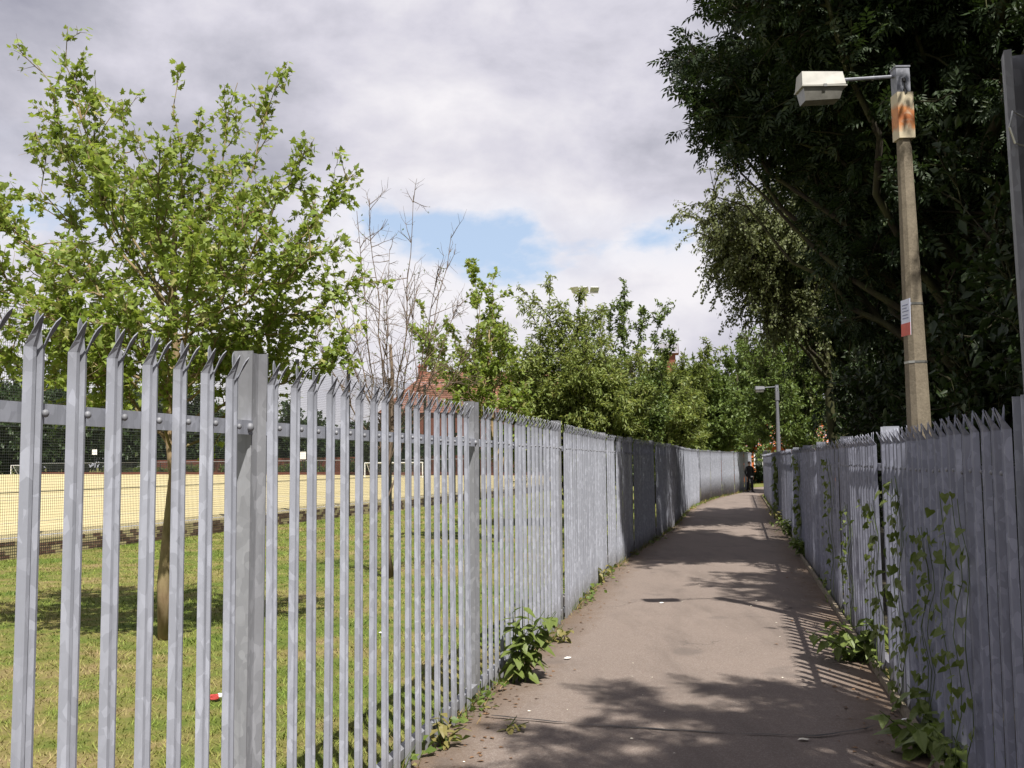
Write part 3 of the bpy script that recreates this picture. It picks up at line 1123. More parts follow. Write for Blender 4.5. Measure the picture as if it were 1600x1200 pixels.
# far boundary: kerb, railing, wall and signs
FD = (FAR1 - FAR0).normalized()
FN = Vector((FD.y, -FD.x))
if FN.y < 0:
    FN = -FN
def far_pt(s, off=0.0):
    return FAR0 + FD * s + FN * off
kb = MB()
a, c = far_pt(-14, .6), far_pt(112, .6)
kb.add([(a.x, a.y, -.01), (c.x, c.y, -.01), (c.x, c.y, .62), (a.x, a.y, .62), (a.x + FN.x * .4, a.y + FN.y * .4, -.01), (c.x + FN.x * .4, c.y + FN.y * .4, -.01), (c.x + FN.x * .4, c.y + FN.y * .4, .62), (a.x + FN.x * .4, a.y + FN.y * .4, .62)],
       [(0, 1, 2, 3), (3, 2, 6, 7), (4, 7, 6, 5), (0, 3, 7, 4), (1, 5, 6, 2)])
tag(kb.obj('brick_kerb', 'red_brick_far'), 'low brown brick kerb along the far edge of the sports pitch', 'wall')
rl = empty('railing', (FAR0.x, FAR0.y, 0), 'thin dark railing running along the far edge of the pitch', 'railing', None, math.atan2(FD.y, FD.x))
b = MB()
b.tube([(-10, -1.3, 1.95), (108, -1.3, 2.15)], .04, 5)
b.obj('top_rail', 'net_grey', rl)
pmz = MB().box((-.04, -.04, 0), (.04, .04, 2.0)).mesh('post', ['dark_metal'])
for i in range(-3, 36):
    link('post', pmz, rl, (i * 3.0, -1.3, 0))
b = MB()
for i in range(-60, 640):
    b.tube([(i * .17, -1.3, .3), (i * .17, -1.3, 1.98)], .011, 3, cap=False)
tag(b.obj('baluster_run', 'dark_metal', rl), kind='stuff')
bw = MB()
a, c = far_pt(-16, 4.0), far_pt(70, 4.0)
bw.add([(a.x, a.y, 0), (c.x, c.y, 0), (c.x, c.y, 2.4), (a.x, a.y, 2.4), (a.x + .3, a.y + .3, 0), (c.x + .3, c.y + .3, 0), (c.x + .3, c.y + .3, 2.4), (a.x + .3, a.y + .3, 2.4)],
       [(0, 1, 2, 3), (3, 2, 6, 7), (4, 7, 6, 5), (0, 3, 7, 4), (1, 5, 6, 2)])
tag(bw.obj('brick_wall', 'red_brick_far'), 'dark red brick wall behind the railing on the far side of the pitch', 'wall')
for s, h, lab in ((27.0, 3.1, 'white sign on a post beyond the pitch, left of the big goal'), (66, 3.6, 'white sign on a post far beyond the pitch, seen past the maple trunk'), (84, 4.3, 'white sign on a post far beyond the pitch, seen left of the maple')):
    q = far_pt(s, 1.0)
    sn = empty('notice_sign', (q.x, q.y, 0), lab, 'sign')
    MB().tube([(0, 0, 0), (0, 0, h)], .05, 6).obj('pole', 'dark_metal', sn)
    MB().box((-.4, -.08, h - .9), (.4, -.05, h)).obj('board', 'white_paint', sn)

# ------------------------------------------------------------------ buildings
def house(name, loc, rz, L, D, eave, ridge, wall_m, roof_m, label, hip=0.0, chim=None, dormer=False, wins=5):
    h = empty(name, loc, label, 'house', None, rz)
    MB().box((-L / 2, -D / 2, 0), (L / 2, D / 2, eave)).obj('wall', wall_m, h)
    b = MB()
    o = .4
    n = 22
    e = hip
    for side in (-1, 1):
        for i in range(n):          # courses of tiles, each lapped over the one below
            t0, t1 = i / n, (i + 1) / n
            y0, y1 = side * (D / 2 + o) * (1 - t0), side * (D / 2 + o) * (1 - t1)
            z0, z1 = eave + (ridge - eave) * t0 + .06, eave + (ridge - eave) * t1
            xa, xb = L / 2 + o - e * t0, L / 2 + o - e * t1
            m_ = max(3, int(2 * xa / 1.4))
            for k in range(m_):
                u0, u1 = k / m_, (k + 1) / m_
                f0 = (-xa + 2 * xa * u0, y0, z0)
                f1 = (-xa + 2 * xa * u1, y0, z0)
                f2 = (-xb + 2 * xb * u1, y1, z1)
                f3 = (-xb + 2 * xb * u0, y1, z1)
                b.add([f0, f1, f2, f3], [(0, 1, 2, 3) if side < 0 else (3, 2, 1, 0)])
    for s in (-1, 1):
        b.add([(s * (L / 2 + o), -D / 2 - o, eave), (s * (L / 2 + o), D / 2 + o, eave), (s * (L / 2 + o - e), 0, ridge)], [(0, 1, 2)])
    b.add([(-L / 2 - o, -D / 2 - o, eave), (L / 2 + o, -D / 2 - o, eave), (L / 2 + o, D / 2 + o, eave), (-L / 2 - o, D / 2 + o, eave)], [(3, 2, 1, 0)])
    rf_ = b.obj('roof', roof_m, h)
    if chim:
        for cx in chim:
            c = MB().box((cx - .6, -.4, ridge - .9), (cx + .6, .4, ridge + .6)).box((cx - .7, -.5, ridge + .6), (cx + .7, .5, ridge + .75))
            for k in range(3):
                c.tube([(cx - .4 + .4 * k, 0, ridge + .75), (cx - .4 + .4 * k, 0, ridge + 1.1)], [.16, .12], 7)
            c.obj('chimney', 'red_brick_far' if roof_m == 'roof_tile' else roof_m, rf_)
    fl = max(1, int(eave // 2.8))
    for f in range(fl):
        for k in range(wins):
            x = -L / 2 + L * (k + .5) / wins
            z = 1.0 + f * 2.8
            fr = MB().box((x - .65, -D / 2 - .06, z), (x + .65, -D / 2 - .003, z + 1.3)).obj('window', 'window_frame_white', h)
            MB().box((x - .56, -D / 2 - .075, z + .08), (x - .03, -D / 2 - .062, z + 1.22)).box((x + .03, -D / 2 - .075, z + .08), (x + .56, -D / 2 - .062, z + 1.22)).obj('pane', 'glass_dark', fr)
    return h


house('school_house', (-3.0, 139, 0), R(4), 30, 12, 8.2, 14.3, 'red_brick_far', 'roof_tile', 'large house with a red tiled hipped roof and chimney beyond the pitch', 6.5, [-9.5], wins=7)
house('gable_house', (17.9, 113, 0), R(-8), 1.5, 1.8, 13.7, 14.9, 'red_brick_far', 'gable_tile', 'small orange tiled roof showing above the far treetops', 0, None, wins=2)
house('brick_house', (21.5, 76, 0), R(6), 11, 6, 2.55, 5.2, 'orange_brick', 'orange_brick', 'low orange brick house glimpsed at the end of the path', 0, None, wins=3)

# floodlight mast
fm = empty('floodlight_mast', (6.05, 80, 0), 'tall floodlight mast with a cluster of lamps rising behind the green trees', 'floodlight')
MB().tube([(0, 0, 0), (0, 0, 15.2)], [.16, .07], 10).obj('mast', 'lattice_white', fm)
MB().tube([(-1.0, 0, 15.2), (1.05, 0, 15.25)], .05, 6).obj('crossbar', 'lattice_white', fm)
for x, a, tl in ((-.85, R(-35), R(35)), (-.12, R(-15), R(45)), (.70, R(8), R(50))):
    L_ = empty('lamp_head', (x, -.15, 15.5), None, None)
    L_.parent = fm
    L_.rotation_euler = (tl, 0, a)
    MB().add([(-.36, -.05, -.26), (.36, -.05, -.26), (.36, -.05, .26), (-.36, -.05, .26), (-.22, .2, -.14), (.22, .2, -.14), (.22, .2, .14), (-.22, .2, .14)],
             [(0, 3, 2, 1), (4, 5, 6, 7), (0, 1, 5, 4), (1, 2, 6, 5), (2, 3, 7, 6), (3, 0, 4, 7)]).obj('lamp_body', 'lattice_white', L_)
    MB().box((-.33, -.062, -.23), (.33, -.052, .23)).obj('lamp_glass', 'floodlight_glass', L_)

# ------------------------------------------------------------------ trees on the lawn side
MAPLE_T = [(-4.3, 9.4, 5.88), (-4.84, 9.9, 5.71), (-4.88, 10.0, 5.04), (-4.95, 9.0, 4.22), (-3.31, 9.7, 5.48), (-2.86, 10.2, 5.61), (-2.28, 9.6, 5.43), (-1.9, 8.9, 4.4),
           (-1.56, 9.7, 4.47), (-1.52, 8.7, 3.61), (-1.45, 10.0, 3.51), (-1.67, 9.6, 2.71), (-4.55, 8.8, 3.37), (-4.92, 9.7, 2.66), (-4.03, 8.4, 2.95), (-3.6, 8.3, 4.24), (-3.02, 8.4, 4.34),
           (-3.25, 10.6, 5.0), (-4.18, 10.7, 4.38), (-2.18, 8.2, 3.72), (-2.6, 8.0, 3.19), (-4.66, 10.7, 3.88), (-3.29, 10.8, 3.32), (-3.43, 9.4, 4.36), (-2.06, 9.1, 3.1), (-2.5, 10.2, 2.69),
           (-3.84, 8.6, 2.95), (-2.86, 8.2, 2.7), (-4.12, 10.3, 5.38), (-4.3, 9.2, 2.95), (-2.4, 9.4, 3.0), (-3.3, 8.5, 2.8), (-3.9, 9.0, 2.7), (-2.7, 9.0, 2.75), (-2.2, 9.8, 2.8), (-4.4, 9.8, 2.8), (-3.2, 10.0, 2.8), (-5.3, 9.3, 3.2), (-5.2, 9.5, 4.3)]
branch_tree('maple_tree', (-3.235, 9.404, 0), MAPLE_T, 'young field maple with bright green lobed leaves behind the nearest pales', trunk_top=(-3.22, 9.42, 4.0), trunk_r=.062,
            start=(.6, .82), bark_m='bark_maple', leaf_m='leaf_maple', tpl=maple_tpl(), leaf_size=.072, twigs=17, twig_len=.58, subs=3, up=.3, seed=5, per_m=36, n_leaf=30000, limb_r=.27)
BARE_T = [(-1.99, 14.18, 5.43), (-1.47, 14.28, 5.5), (-1.03, 14.68, 5.02), (-0.95, 14.78, 4.02), (-2.08, 13.68, 5.12), (-2.59, 14.58, 4.48), (-2.56, 13.68, 3.41), (-1.13, 13.58, 4.27),
          (-1.8, 14.68, 4.78), (-1.41, 13.68, 4.2), (-0.74, 14.48, 3.4), (-2.29, 14.78, 4.03), (-1.75, 13.58, 3.83)]
BARE_T = [(-1.747 + (x + 1.747) * 1.2, y, z) for x, y, z in BARE_T]
branch_tree('bare_tree', (-1.747, 14.177, 0), BARE_T, 'leafless young tree with thin upright branches, between the maple and the green trees', trunk_top=(-1.74, 14.18, 3.3), trunk_r=.055,
            start=(.3, .6), bark_m='bark_grey', leaf_m='leaf_weed', tpl=leaf_tpl(.5), leaf_size=.04, twigs=20, twig_len=.7, subs=4, up=.2, seed=8, per_m=1.6, bow=.6, limb_r=.27, wob=.005)
T3_T = [(-0.83, 20.2, 5.57), (-0.38, 20.5, 5.49), (-0.69, 19.7, 4.82), (-1.34, 20.8, 4.67), (-1.84, 20.4, 4.88), (-1.91, 19.8, 4.2), (-1.62, 20.9, 3.8), (-0.12, 19.6, 4.16),
        (0.0, 20.7, 3.49), (-0.75, 19.4, 3.63), (-0.53, 21.0, 4.62), (.3, 20.4, 3.3)]
branch_tree('maple_tree', (-0.326, 20.19, 0), T3_T, 'slender young maple with an upright crown just right of the leafless tree', trunk_top=(-.45, 20.2, 4.3), trunk_r=.05,
            start=(.4, .7), bark_m='bark_maple', leaf_m='leaf_maple', tpl=maple_tpl(), leaf_size=.095, twigs=15, twig_len=.5, subs=4, up=.35, seed=12, per_m=34, n_leaf=14000)

bt = blob_targets((1.35, 25.2, 3.4), (2.1, 1.9, 2.3), 34, 3, -.75, .5) + [(.4, 25, 5.9), (1.0, 25.2, 6.25), (1.7, 25, 5.6), (2.3, 25.3, 5.5), (-.3, 24.7, 5.0)]
branch_tree('cherry_tree', (1.4, 25.2, 0), bt, 'broad bushy tree with narrow light green leaves behind the sunlit fence', trunk_r=.11, start=(.1, .6), leaf_m='leaf_cherry', bark_m='bark_dark',
            tpl=leaf_tpl(.34, .2), leaf_size=.132, twigs=25, twig_len=.9, subs=4, up=.2, droop=.12, seed=21, per_m=46, n_leaf=65000)
bt = blob_targets((3.35, 30.8, 3.3), (1.7, 1.6, 2.4), 26, 4, -.8, .5) + [(2.1, 31, 6.2), (3.1, 30.6, 6.4), (3.6, 31, 7.1), (4.2, 31, 6.2), (4.75, 31.2, 6.5), (5.1, 31, 5.6)]
branch_tree('hornbeam_tree', (3.4, 30.8, 0), bt, 'dark green tree with pointed upright shoots behind the shadowed stretch of fence', trunk_r=.1, start=(.1, .6), leaf_m='leaf_hornbeam', bark_m='bark_dark',
            tpl=leaf_tpl(.55), leaf_size=.122, twigs=25, twig_len=.75, subs=4, up=.45, seed=22, per_m=44, n_leaf=60000)
bt = blob_targets((5.5, 38, 2.9), (2.0, 2.0, 1.9), 26, 6, -.8, .5) + [(4.9, 38, 5.4), (5.9, 38, 5.0)]
branch_tree('hornbeam_tree', (5.4, 38, 0), bt, 'rounded mid green tree behind the fence, left of the pale willow', trunk_r=.1, start=(.1, .6), leaf_m='leaf_cherry', bark_m='bark_dark',
            tpl=leaf_tpl(.5), leaf_size=.145, twigs=23, twig_len=.9, subs=4, up=.4, seed=23, per_m=38, n_leaf=50000)
bt = blob_targets((7.9, 50, 3.8), (2.5, 2.4, 2.5), 30, 7, -.8, .5) + [(7.6, 50, 6.6), (8.6, 50, 6.4), (9.6, 50.3, 7.2), (10.2, 50, 7.4)]
branch_tree('willow_tree', (7.8, 50, 0), bt, 'pale feathery willow beyond the curve of the sunlit fence', trunk_r=.13, start=(.1, .55), leaf_m='leaf_willow', bark_m='bark_dark',
            tpl=leaf_tpl(.28, .2), leaf_size=.26, twigs=22, twig_len=1.2, subs=4, up=.6, seed=24, per_m=26, n_leaf=40000)
bt = blob_targets((11.4, 57.5, 5.0), (2.6, 2.4, 3.2), 32, 8, -.75, .45)
mid = branch_tree('roadside_tree', (11.0, 59, 0), bt, 'dense green tree arching over the end of the path on its left', trunk_r=.14, start=(.15, .6), leaf_m='leaf_hornbeam', bark_m='bark_dark',
                  tpl=leaf_tpl(.5), leaf_size=.24, twigs=20, twig_len=1.2, subs=4, up=.3, seed=25, per_m=24, n_leaf=36000)
copy_tree(mid, (15.0, 66, 0), 2.1, (1.0, 1.0, 1.35), 'dark tree standing behind the person where the path turns')
copy_tree(mid, (24.0, 66, 0), 4.0, (.9, .9, 1.25), 'dark leafy tree between the orange house and the shaded fence')
copy_tree(mid, (12.0, 76, 0), 1.0, 1.2, 'green tree behind the far end of the path, next to the orange house')

hb = blob_targets((17.6, 69.0, .7), (3.6, .8, .62), 46, 91, -.95, .2)
branch_tree('hedge', (17.6, 69.0, 0), hb, 'dark hedge below the orange house at the end of the path', 'hedge', None, trunk_r=.06, start=(.1, .5), leaf_m='leaf_wood', bark_m='bark_dark',
            tpl=leaf_tpl(.6), leaf_size=.16, twigs=16, twig_len=.45, subs=3, up=.05, seed=92, per_m=30, n_leaf=24000)

# trees and shrubs far beyond the pitch
proto = branch_tree('boundary_tree', (-14, 112, 0), blob_targets((-14, 112, 4.6), (4.2, 4.2, 3.6), 36, 9, -.85, .4), 'dark evergreen tree in the row beyond the far edge of the pitch', group='trees beyond the pitch',
                    trunk_r=.25, start=(.1, .5), leaf_m='leaf_far', bark_m='bark_dark', tpl=leaf_tpl(.7), leaf_size=.42, twigs=18, twig_len=2.0, subs=3, up=.3, seed=31, per_m=12, n_leaf=16000)
rr = random.Random(40)
for i in range(28):
    s = 4 + i * 5.6 + rr.uniform(-1, 1)
    q = far_pt(s, 6.5 + rr.uniform(0, 6))
    k = rr.uniform(.75, 1.15) * (1.0 + .006 * s)
    copy_tree(proto, (q.x, q.y, -.1), rr.uniform(0, 6.3), (k, k, k * (.74 if s < 30 else .9 if s < 60 else 1.4)))
for i in range(8):
    q = far_pt(-16 + i * 4.0, 5.5)
    k = rr.uniform(.5, .7)
    copy_tree(proto, (q.x, q.y, -.1), rr.uniform(0, 6.3), (k, k, k * .8))
shr = branch_tree('boundary_shrub', (far_pt(10, 2).x, far_pt(10, 2).y, 0), blob_targets((far_pt(10, 2).x, far_pt(10, 2).y, .9), (1.3, 1.3, .9), 14, 10, -.3), 'low rounded green shrub behind the railing at the far edge of the pitch', 'shrub', 'shrubs behind the railing',
                  trunk_r=.05, start=(.1, .5), leaf_m='leaf_hornbeam', bark_m='bark_dark', tpl=leaf_tpl(.7), leaf_size=.16, twigs=10, twig_len=.7, subs=2, up=.2, seed=33, per_m=14, n_leaf=3000)
for i in range(16):
    q = far_pt(14 + i * 4.6 + rr.uniform(-1, 1), 2 + rr.uniform(0, .8))
    copy_tree(shr, (q.x, q.y, 0), rr.uniform(0, 6.3), rr.uniform(.8, 1.3))

# ------------------------------------------------------------------ woodland on the right
ASH = pinnate_tpl()
bt = blob_targets((5.6, 13.2, 8.6), (2.9, 3.3, 3.0), 46, 51, -.55, .35) + [(2.75, 15.2, 7.6), (3.0, 15, 6.9), (3.15, 15.4, 6.2), (3.25, 14.6, 7.3), (3.2, 16.5, 8.4), (3.3, 13.2, 8.4), (3.5, 12.2, 8.8), (3.1, 17.5, 9.2), (3.5, 14.0, 9.4), (3.0, 16.0, 9.8), (4.0, 11.0, 8.8), (5.2, 14.2, 6.8), (4.9, 6.6, 8.7), (4.75, 5.9, 8.0), (5.2, 6.2, 9.4), (4.6, 17.5, 9.0), (4.9, 18.5, 9.5), (5.2, 19.2, 9.0), (4.4, 16.8, 8.2), (5.0, 18.0, 8.4), (5.6, 19.5, 9.8), (3.9, 15.8, 10.0), (4.8, 17.6, 10.2)]
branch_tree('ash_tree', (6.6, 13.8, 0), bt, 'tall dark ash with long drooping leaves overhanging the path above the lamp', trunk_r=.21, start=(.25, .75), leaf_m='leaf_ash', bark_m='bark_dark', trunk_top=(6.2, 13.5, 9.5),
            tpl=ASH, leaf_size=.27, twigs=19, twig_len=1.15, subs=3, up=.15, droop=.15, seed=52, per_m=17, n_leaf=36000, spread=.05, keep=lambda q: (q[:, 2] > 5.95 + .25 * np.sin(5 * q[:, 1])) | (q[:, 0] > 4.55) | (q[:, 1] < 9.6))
bt = blob_targets((9.0, 24.0, 8.4), (3.1, 3.4, 3.8), 46, 53, -.6, .35)
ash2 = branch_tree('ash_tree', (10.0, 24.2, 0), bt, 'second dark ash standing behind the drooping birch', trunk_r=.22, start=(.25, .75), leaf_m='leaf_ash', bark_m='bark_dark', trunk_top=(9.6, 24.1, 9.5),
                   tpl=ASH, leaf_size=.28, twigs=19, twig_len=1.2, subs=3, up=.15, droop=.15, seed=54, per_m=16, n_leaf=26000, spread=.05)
copy_tree(ash2, (9.6, 10.0, 0), 2.4, (1.0, 1.0, 1.15), 'dark ash filling the top right corner behind the lamp post')
copy_tree(ash2, (8.9, 3.6, 0), 4.1, (1.0, 1.0, 1.15), 'tall ash beside the near end of the shaded fence, mostly above the picture')
# the near tree whose crown throws leaf shade across the foot of the picture
bt = blob_targets((4.1, -1.0, 7.6), (2.6, 2.0, 2.0), 34, 55, -.7, .3) + [(2.1, 1.6, 7.5), (2.6, 2.2, 7.6), (3.1, 2.9, 7.4), (3.6, 2.9, 7.2), (1.9, .6, 7.2), (2.8, 1.0, 7.6), (3.4, 1.8, 7.8), (2.3, .2, 7.8), (1.6, -.4, 7.2)]
branch_tree('ash_tree', (5.0, -1.2, 0), bt, 'ash beside the path at the photographer, seen by its shade on the asphalt', trunk_r=.2, start=(.3, .75), leaf_m='leaf_ash', bark_m='bark_dark', trunk_top=(4.6, -1.1, 8.2),
            tpl=ASH, leaf_size=.30, twigs=17, twig_len=1.1, subs=3, up=.15, droop=.1, seed=56, per_m=17, n_leaf=24000, spread=.05)
# birch
bt = blob_targets((5.8, 22.5, 7.0), (1.6, 1.6, 1.5), 22, 57, -.3, .3) + [(4.25, 21.5, 6.9), (4.4, 21.3, 7.5), (4.7, 21.8, 6.5), (4.9, 21.4, 8.1), (5.2, 21.2, 6.6), (4.6, 22, 7.2), (5.4, 21.0, 7.2), (5.8, 21.2, 7.8)]
branch_tree('birch_tree', (7.9, 23.6, 0), bt, 'silver-leaved birch with hanging twigs, left edge of the dark wood', trunk_r=.13, start=(.5, .9), leaf_m='leaf_birch', bark_m='bark_dark', trunk_top=(6.9, 23.2, 8.0),
            tpl=leaf_tpl(.75), leaf_size=.075, twigs=20, twig_len=1.25, subs=4, up=-.1, droop=.42, seed=58, per_m=40, n_leaf=50000, spread=.03)
# lower trees and thicket
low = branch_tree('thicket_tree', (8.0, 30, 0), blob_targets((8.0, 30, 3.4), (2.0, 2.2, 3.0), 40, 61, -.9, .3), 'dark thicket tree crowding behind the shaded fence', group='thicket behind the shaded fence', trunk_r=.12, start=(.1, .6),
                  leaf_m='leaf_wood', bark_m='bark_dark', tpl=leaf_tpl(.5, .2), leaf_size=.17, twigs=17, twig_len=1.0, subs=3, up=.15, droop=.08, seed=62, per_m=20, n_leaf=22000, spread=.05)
low.location = (right_x(30) + 3.6, 30, -.05)
rr = random.Random(77)
for y, dx, sz in ((6.0, 3.4, .95), (7.0, 4.6, 1.2), (9.6, 2.6, .92), (11.0, 4.6, 1.15), (13.4, 2.7, .9), (16.4, 2.5, .9), (16.0, 5.2, 1.3), (19.4, 2.5, .85), (23.0, 3.0, .9), (26.5, 3.6, 1.0),
                  (34.0, 4.0, 1.05), (38.0, 4.4, 1.1), (41.0, 5.0, 1.15), (30.5, 5.6, 1.3), (3.4, 3.4, .9), (2.6, 5.4, 1.2), (5.0, 7.2, 1.5), (9.5, 8.6, 1.6), (14.5, 9.5, 1.7), (21.0, 10.5, 1.8), (28.0, 8.2, 1.7)):
    copy_tree(low, (right_x(y) + dx, y, -.05), rr.uniform(0, 6.3), (sz, sz, sz * rr.uniform(.95, 1.15)))
bt = blob_targets((13.2, 48.5, 5.9), (2.7, 2.8, 4.0), 40, 63, -.75, .4)
branch_tree('roadside_tree', (14.2, 48.6, 0), bt, 'rounded green tree behind the distant lamp post, below the birch', trunk_r=.15, start=(.15, .6), leaf_m='leaf_hornbeam', bark_m='bark_dark',
            tpl=leaf_tpl(.45, .2), leaf_size=.21, twigs=22, twig_len=1.2, subs=4, up=.25, seed=64, per_m=22, n_leaf=36000)

# ------------------------------------------------------------------ plants by the fences
def leafy_plant(name, loc, h, stems, label, leaf_len, seed, leaf_m='leaf_nettle', lean=(.05, -.02), pairs=7, spread=.16, cat='plant', group=None, wide=.55):
    rng = random.Random(seed)
    root = empty(name, loc, label, cat, group)
    sb = MB()
    meshes = []
    # toothed leaf, folded along the midrib
    for q in range(2):
        vs = [(0, 0, 0)]
        prof = [(.10, .16), (.24, .22), (.27, .38), (.25, .42), (.20, .60), (.17, .63), (.10, .82), (0, 1.0)]
        R_ = [(x * wide / .55, y, .10 * x - .18 * y * y * (1 + .4 * q)) for x, y in prof]
        Lf = [(-x, y, z) for x, y, z in R_[:-1]]
        mid = [(0, .3, -.03 - .016), (0, .62, -.07 * (1 + .4 * q))]
        V = [(0, 0, 0)] + R_ + Lf + mid
        m0, m1 = len(V) - 2, len(V) - 1
        F = []
        rseq = [0, 1, 2, 3, 4, 5, 6, 7, 8]
        lseq = [0, 9, 10, 11, 12, 13, 14, 15, 8]
        for seq, flip in ((rseq, 0), (lseq, 1)):
            for i in range(8):
                c = m0 if i < 4 else m1
                F.append((seq[i], seq[i + 1], c) if not flip else (seq[i + 1], seq[i], c))
            F.append((seq[4], m1, m0) if not flip else (m0, m1, seq[4]))
        me_ = bpy.data.meshes.new('leaf')
        me_.from_pydata(V, [], F)
        me_.materials.append(MATS[leaf_m])
        meshes.append(me_)
    for s in range(stems):
        a = rng.uniform(0, 6.28)
        bx, by = rng.gauss(0, spread * .35), rng.gauss(0, spread * .35)
        hh = h * rng.uniform(.55, 1.0)
        pts = []
        for i in range(7):
            u = i / 6
            pts.append((bx + (lean[0] + math.cos(a) * spread) * u ** 1.5, by + (lean[1] + math.sin(a) * spread) * u ** 1.5, hh * u * (1 - .06 * u)))
        sb.tube(pts, [.006, .006, .005, .005, .004, .003, .002], 5)
        for i in range(pairs):
            u = .18 + .82 * (i + rng.uniform(0, .3)) / pairs
            k = min(5, int(u * 6))
            f = u * 6 - k
            o = Vector(pts[k]).lerp(Vector(pts[k + 1]), min(1, f))
            az = a + i * 1.57 + rng.uniform(-.4, .4)
            for side in (0, math.pi):
                if rng.random() < .1:
                    continue
                lf = link('leaf', meshes[rng.randrange(2)], root, o)
                sc = leaf_len * (1.1 - .55 * abs(u - .45)) * rng.uniform(.75, 1.15)
                lf.scale = (sc, sc, sc)
                lf.rotation_euler = (rng.uniform(-.75, .15), rng.uniform(-.3, .3), az + side)
    sb.obj('stem', 'stem_green', root)
    return root


leafy_plant('nettle_plant', (.02, 7.42, 0), .66, 9, 'tall leafy nettle clump growing on the path against the sunlit fence', .15, 1, lean=(.10, -.05), spread=.15)
leafy_plant('weed_plant', (-.42, 5.75, 0), .24, 4, 'small green weed at the foot of the sunlit fence, nearest the camera', .085, 2, 'leaf_weed', spread=.09, pairs=4)
leafy_plant('weed_plant', (-.02, 6.02, 0), .12, 3, 'tiny broad-leaved weed on the path edge beside the near fence foot', .075, 3, 'leaf_weed', spread=.08, pairs=3)
leafy_plant('weed_plant', (.33, 9.0, 0), .22, 4, 'low bright weed just beyond the nettle clump', .10, 4, 'leaf_weed', spread=.10, pairs=4)
leafy_plant('weed_plant', (1.12, 13.3, 0), .28, 4, 'small weed at the fence foot where the sunlit path narrows', .11, 5, 'leaf_weed', spread=.10, pairs=4)
leafy_plant('weed_plant', (12.35, 52.3, 0), .75, 4, 'weed standing against the far sunlit end of the fence', .25, 6, 'leaf_weed', spread=.2, pairs=5)
leafy_plant('nettle_plant', (2.70, 8.05, 0), .42, 8, 'dark bushy clump spilling over the edging by the sunlit post of the shaded fence', .15, 7, lean=(-.15, -.05), spread=.24)
leafy_plant('nettle_plant', (2.30, 5.55, 0), .40, 7, 'dark leafy clump at the bottom right corner by the shaded fence', .15, 8, lean=(-.05, -.1), spread=.20)
leafy_plant('nettle_plant', (2.20, 4.95, 0), .34, 6, 'low leaves nearest the camera under the shaded fence', .14, 9, lean=(-.05, 0), spread=.18)
leafy_plant('nettle_plant', (4.95, 16.6, 0), .45, 7, 'green clump at the shaded fence foot beyond the leaf shade', .15, 10, lean=(-.12, 0), spread=.22)
leafy_plant('nettle_plant', (5.85, 20.6, 0), .5, 7, 'green weeds leaning out from the shaded fence halfway along', .17, 11, lean=(-.2, 0), spread=.25)
leafy_plant('nettle_plant', (6.9, 25.0, 0), .55, 7, 'light green weeds at the shaded fence foot far along the path', .18, 12, 'leaf_weed', lean=(-.2, 0), spread=.3)


def bindweed(y0, label, seed, width=.35, n=34, hmax=1.5, lsize=.046):
    rng = random.Random(seed)
    x0 = right_x(y0)
    root = empty('bindweed_vine', (x0, y0, 0), label, 'climbing plant', None)
    vs = [(0, 0, 0), (.30, -.16, -.03), (.46, .08, .02), (.34, .42, .03), (0, 1.0, -.14), (-.34, .42, .03), (-.46, .08, .02), (-.30, -.16, -.03), (0, .3, -.02)]
    F = [(i, i + 1, 8) for i in range(7)] + [(7, 0, 8)]
    me_ = bpy.data.meshes.new('leaf')
    me_.from_pydata(vs, [], F)
    me_.materials.append(MATS['leaf_bindweed'])
    sb = MB()
    for k in range(3):
        pts = []
        s = rng.uniform(-width * .5, width * .5)
        for i in range(12):
            z = hmax * i / 11 * rng.uniform(.97, 1.0)
            s += rng.gauss(0, .03)
            pts.append((s * .2275 - .10 - .02 * math.sin(i * 1.3), s, z))
        sb.tube(pts, .0022, 4)
        for i in range(int(n * .75)):
            u = rng.random() ** .9
            j = min(10, int(u * 11))
            o = Vector(pts[j]).lerp(Vector(pts[j + 1]), u * 11 - j)
            o += Vector((-.02 - .05 * rng.random(), rng.gauss(0, .05), rng.gauss(0, .03)))
            lf = link('leaf', me_, root, o)
            sc = lsize * rng.uniform(.6, 1.35)
            lf.scale = (sc, sc, sc)
            # hang against the fence, face towards the path
            lf.rotation_euler = (R(-70) + rng.gauss(0, .45), rng.gauss(0, .4), R(90) + rng.gauss(0, .7))
    sb.obj('stem', 'stem_green', root)
    return root


bindweed(4.75, 'bindweed climbing between the pales nearest the camera on the shaded fence', 1, .30, 42, 1.45)
bindweed(5.45, 'bindweed patch midway between the corner post and the sunlit post', 2, .45, 36, 1.25)
bindweed(6.6, 'bindweed just in front of the sunlit post on the shaded fence', 3, .45, 40, 1.5, .055)
bindweed(7.5, 'bindweed trailing just beyond the sunlit post', 4, .4, 38, 1.3)
bindweed(9.2, 'thin bindweed strand low on the shaded fence past the sunlit post', 5, .4, 30, 1.2)
bindweed(11.2, 'bindweed strands in the middle of the shaded fence, under the lit tips', 6, .5, 36, 1.65)
bindweed(17.0, 'tall bindweed strand far along the shaded fence', 7, .5, 40, 1.7, .085)
bindweed(27.0, 'bindweed covering the distant end of the shaded fence', 8, .8, 45, 1.7, .11)

# ------------------------------------------------------------------ grass, dry tufts, litter
rng = np.random.default_rng(99)


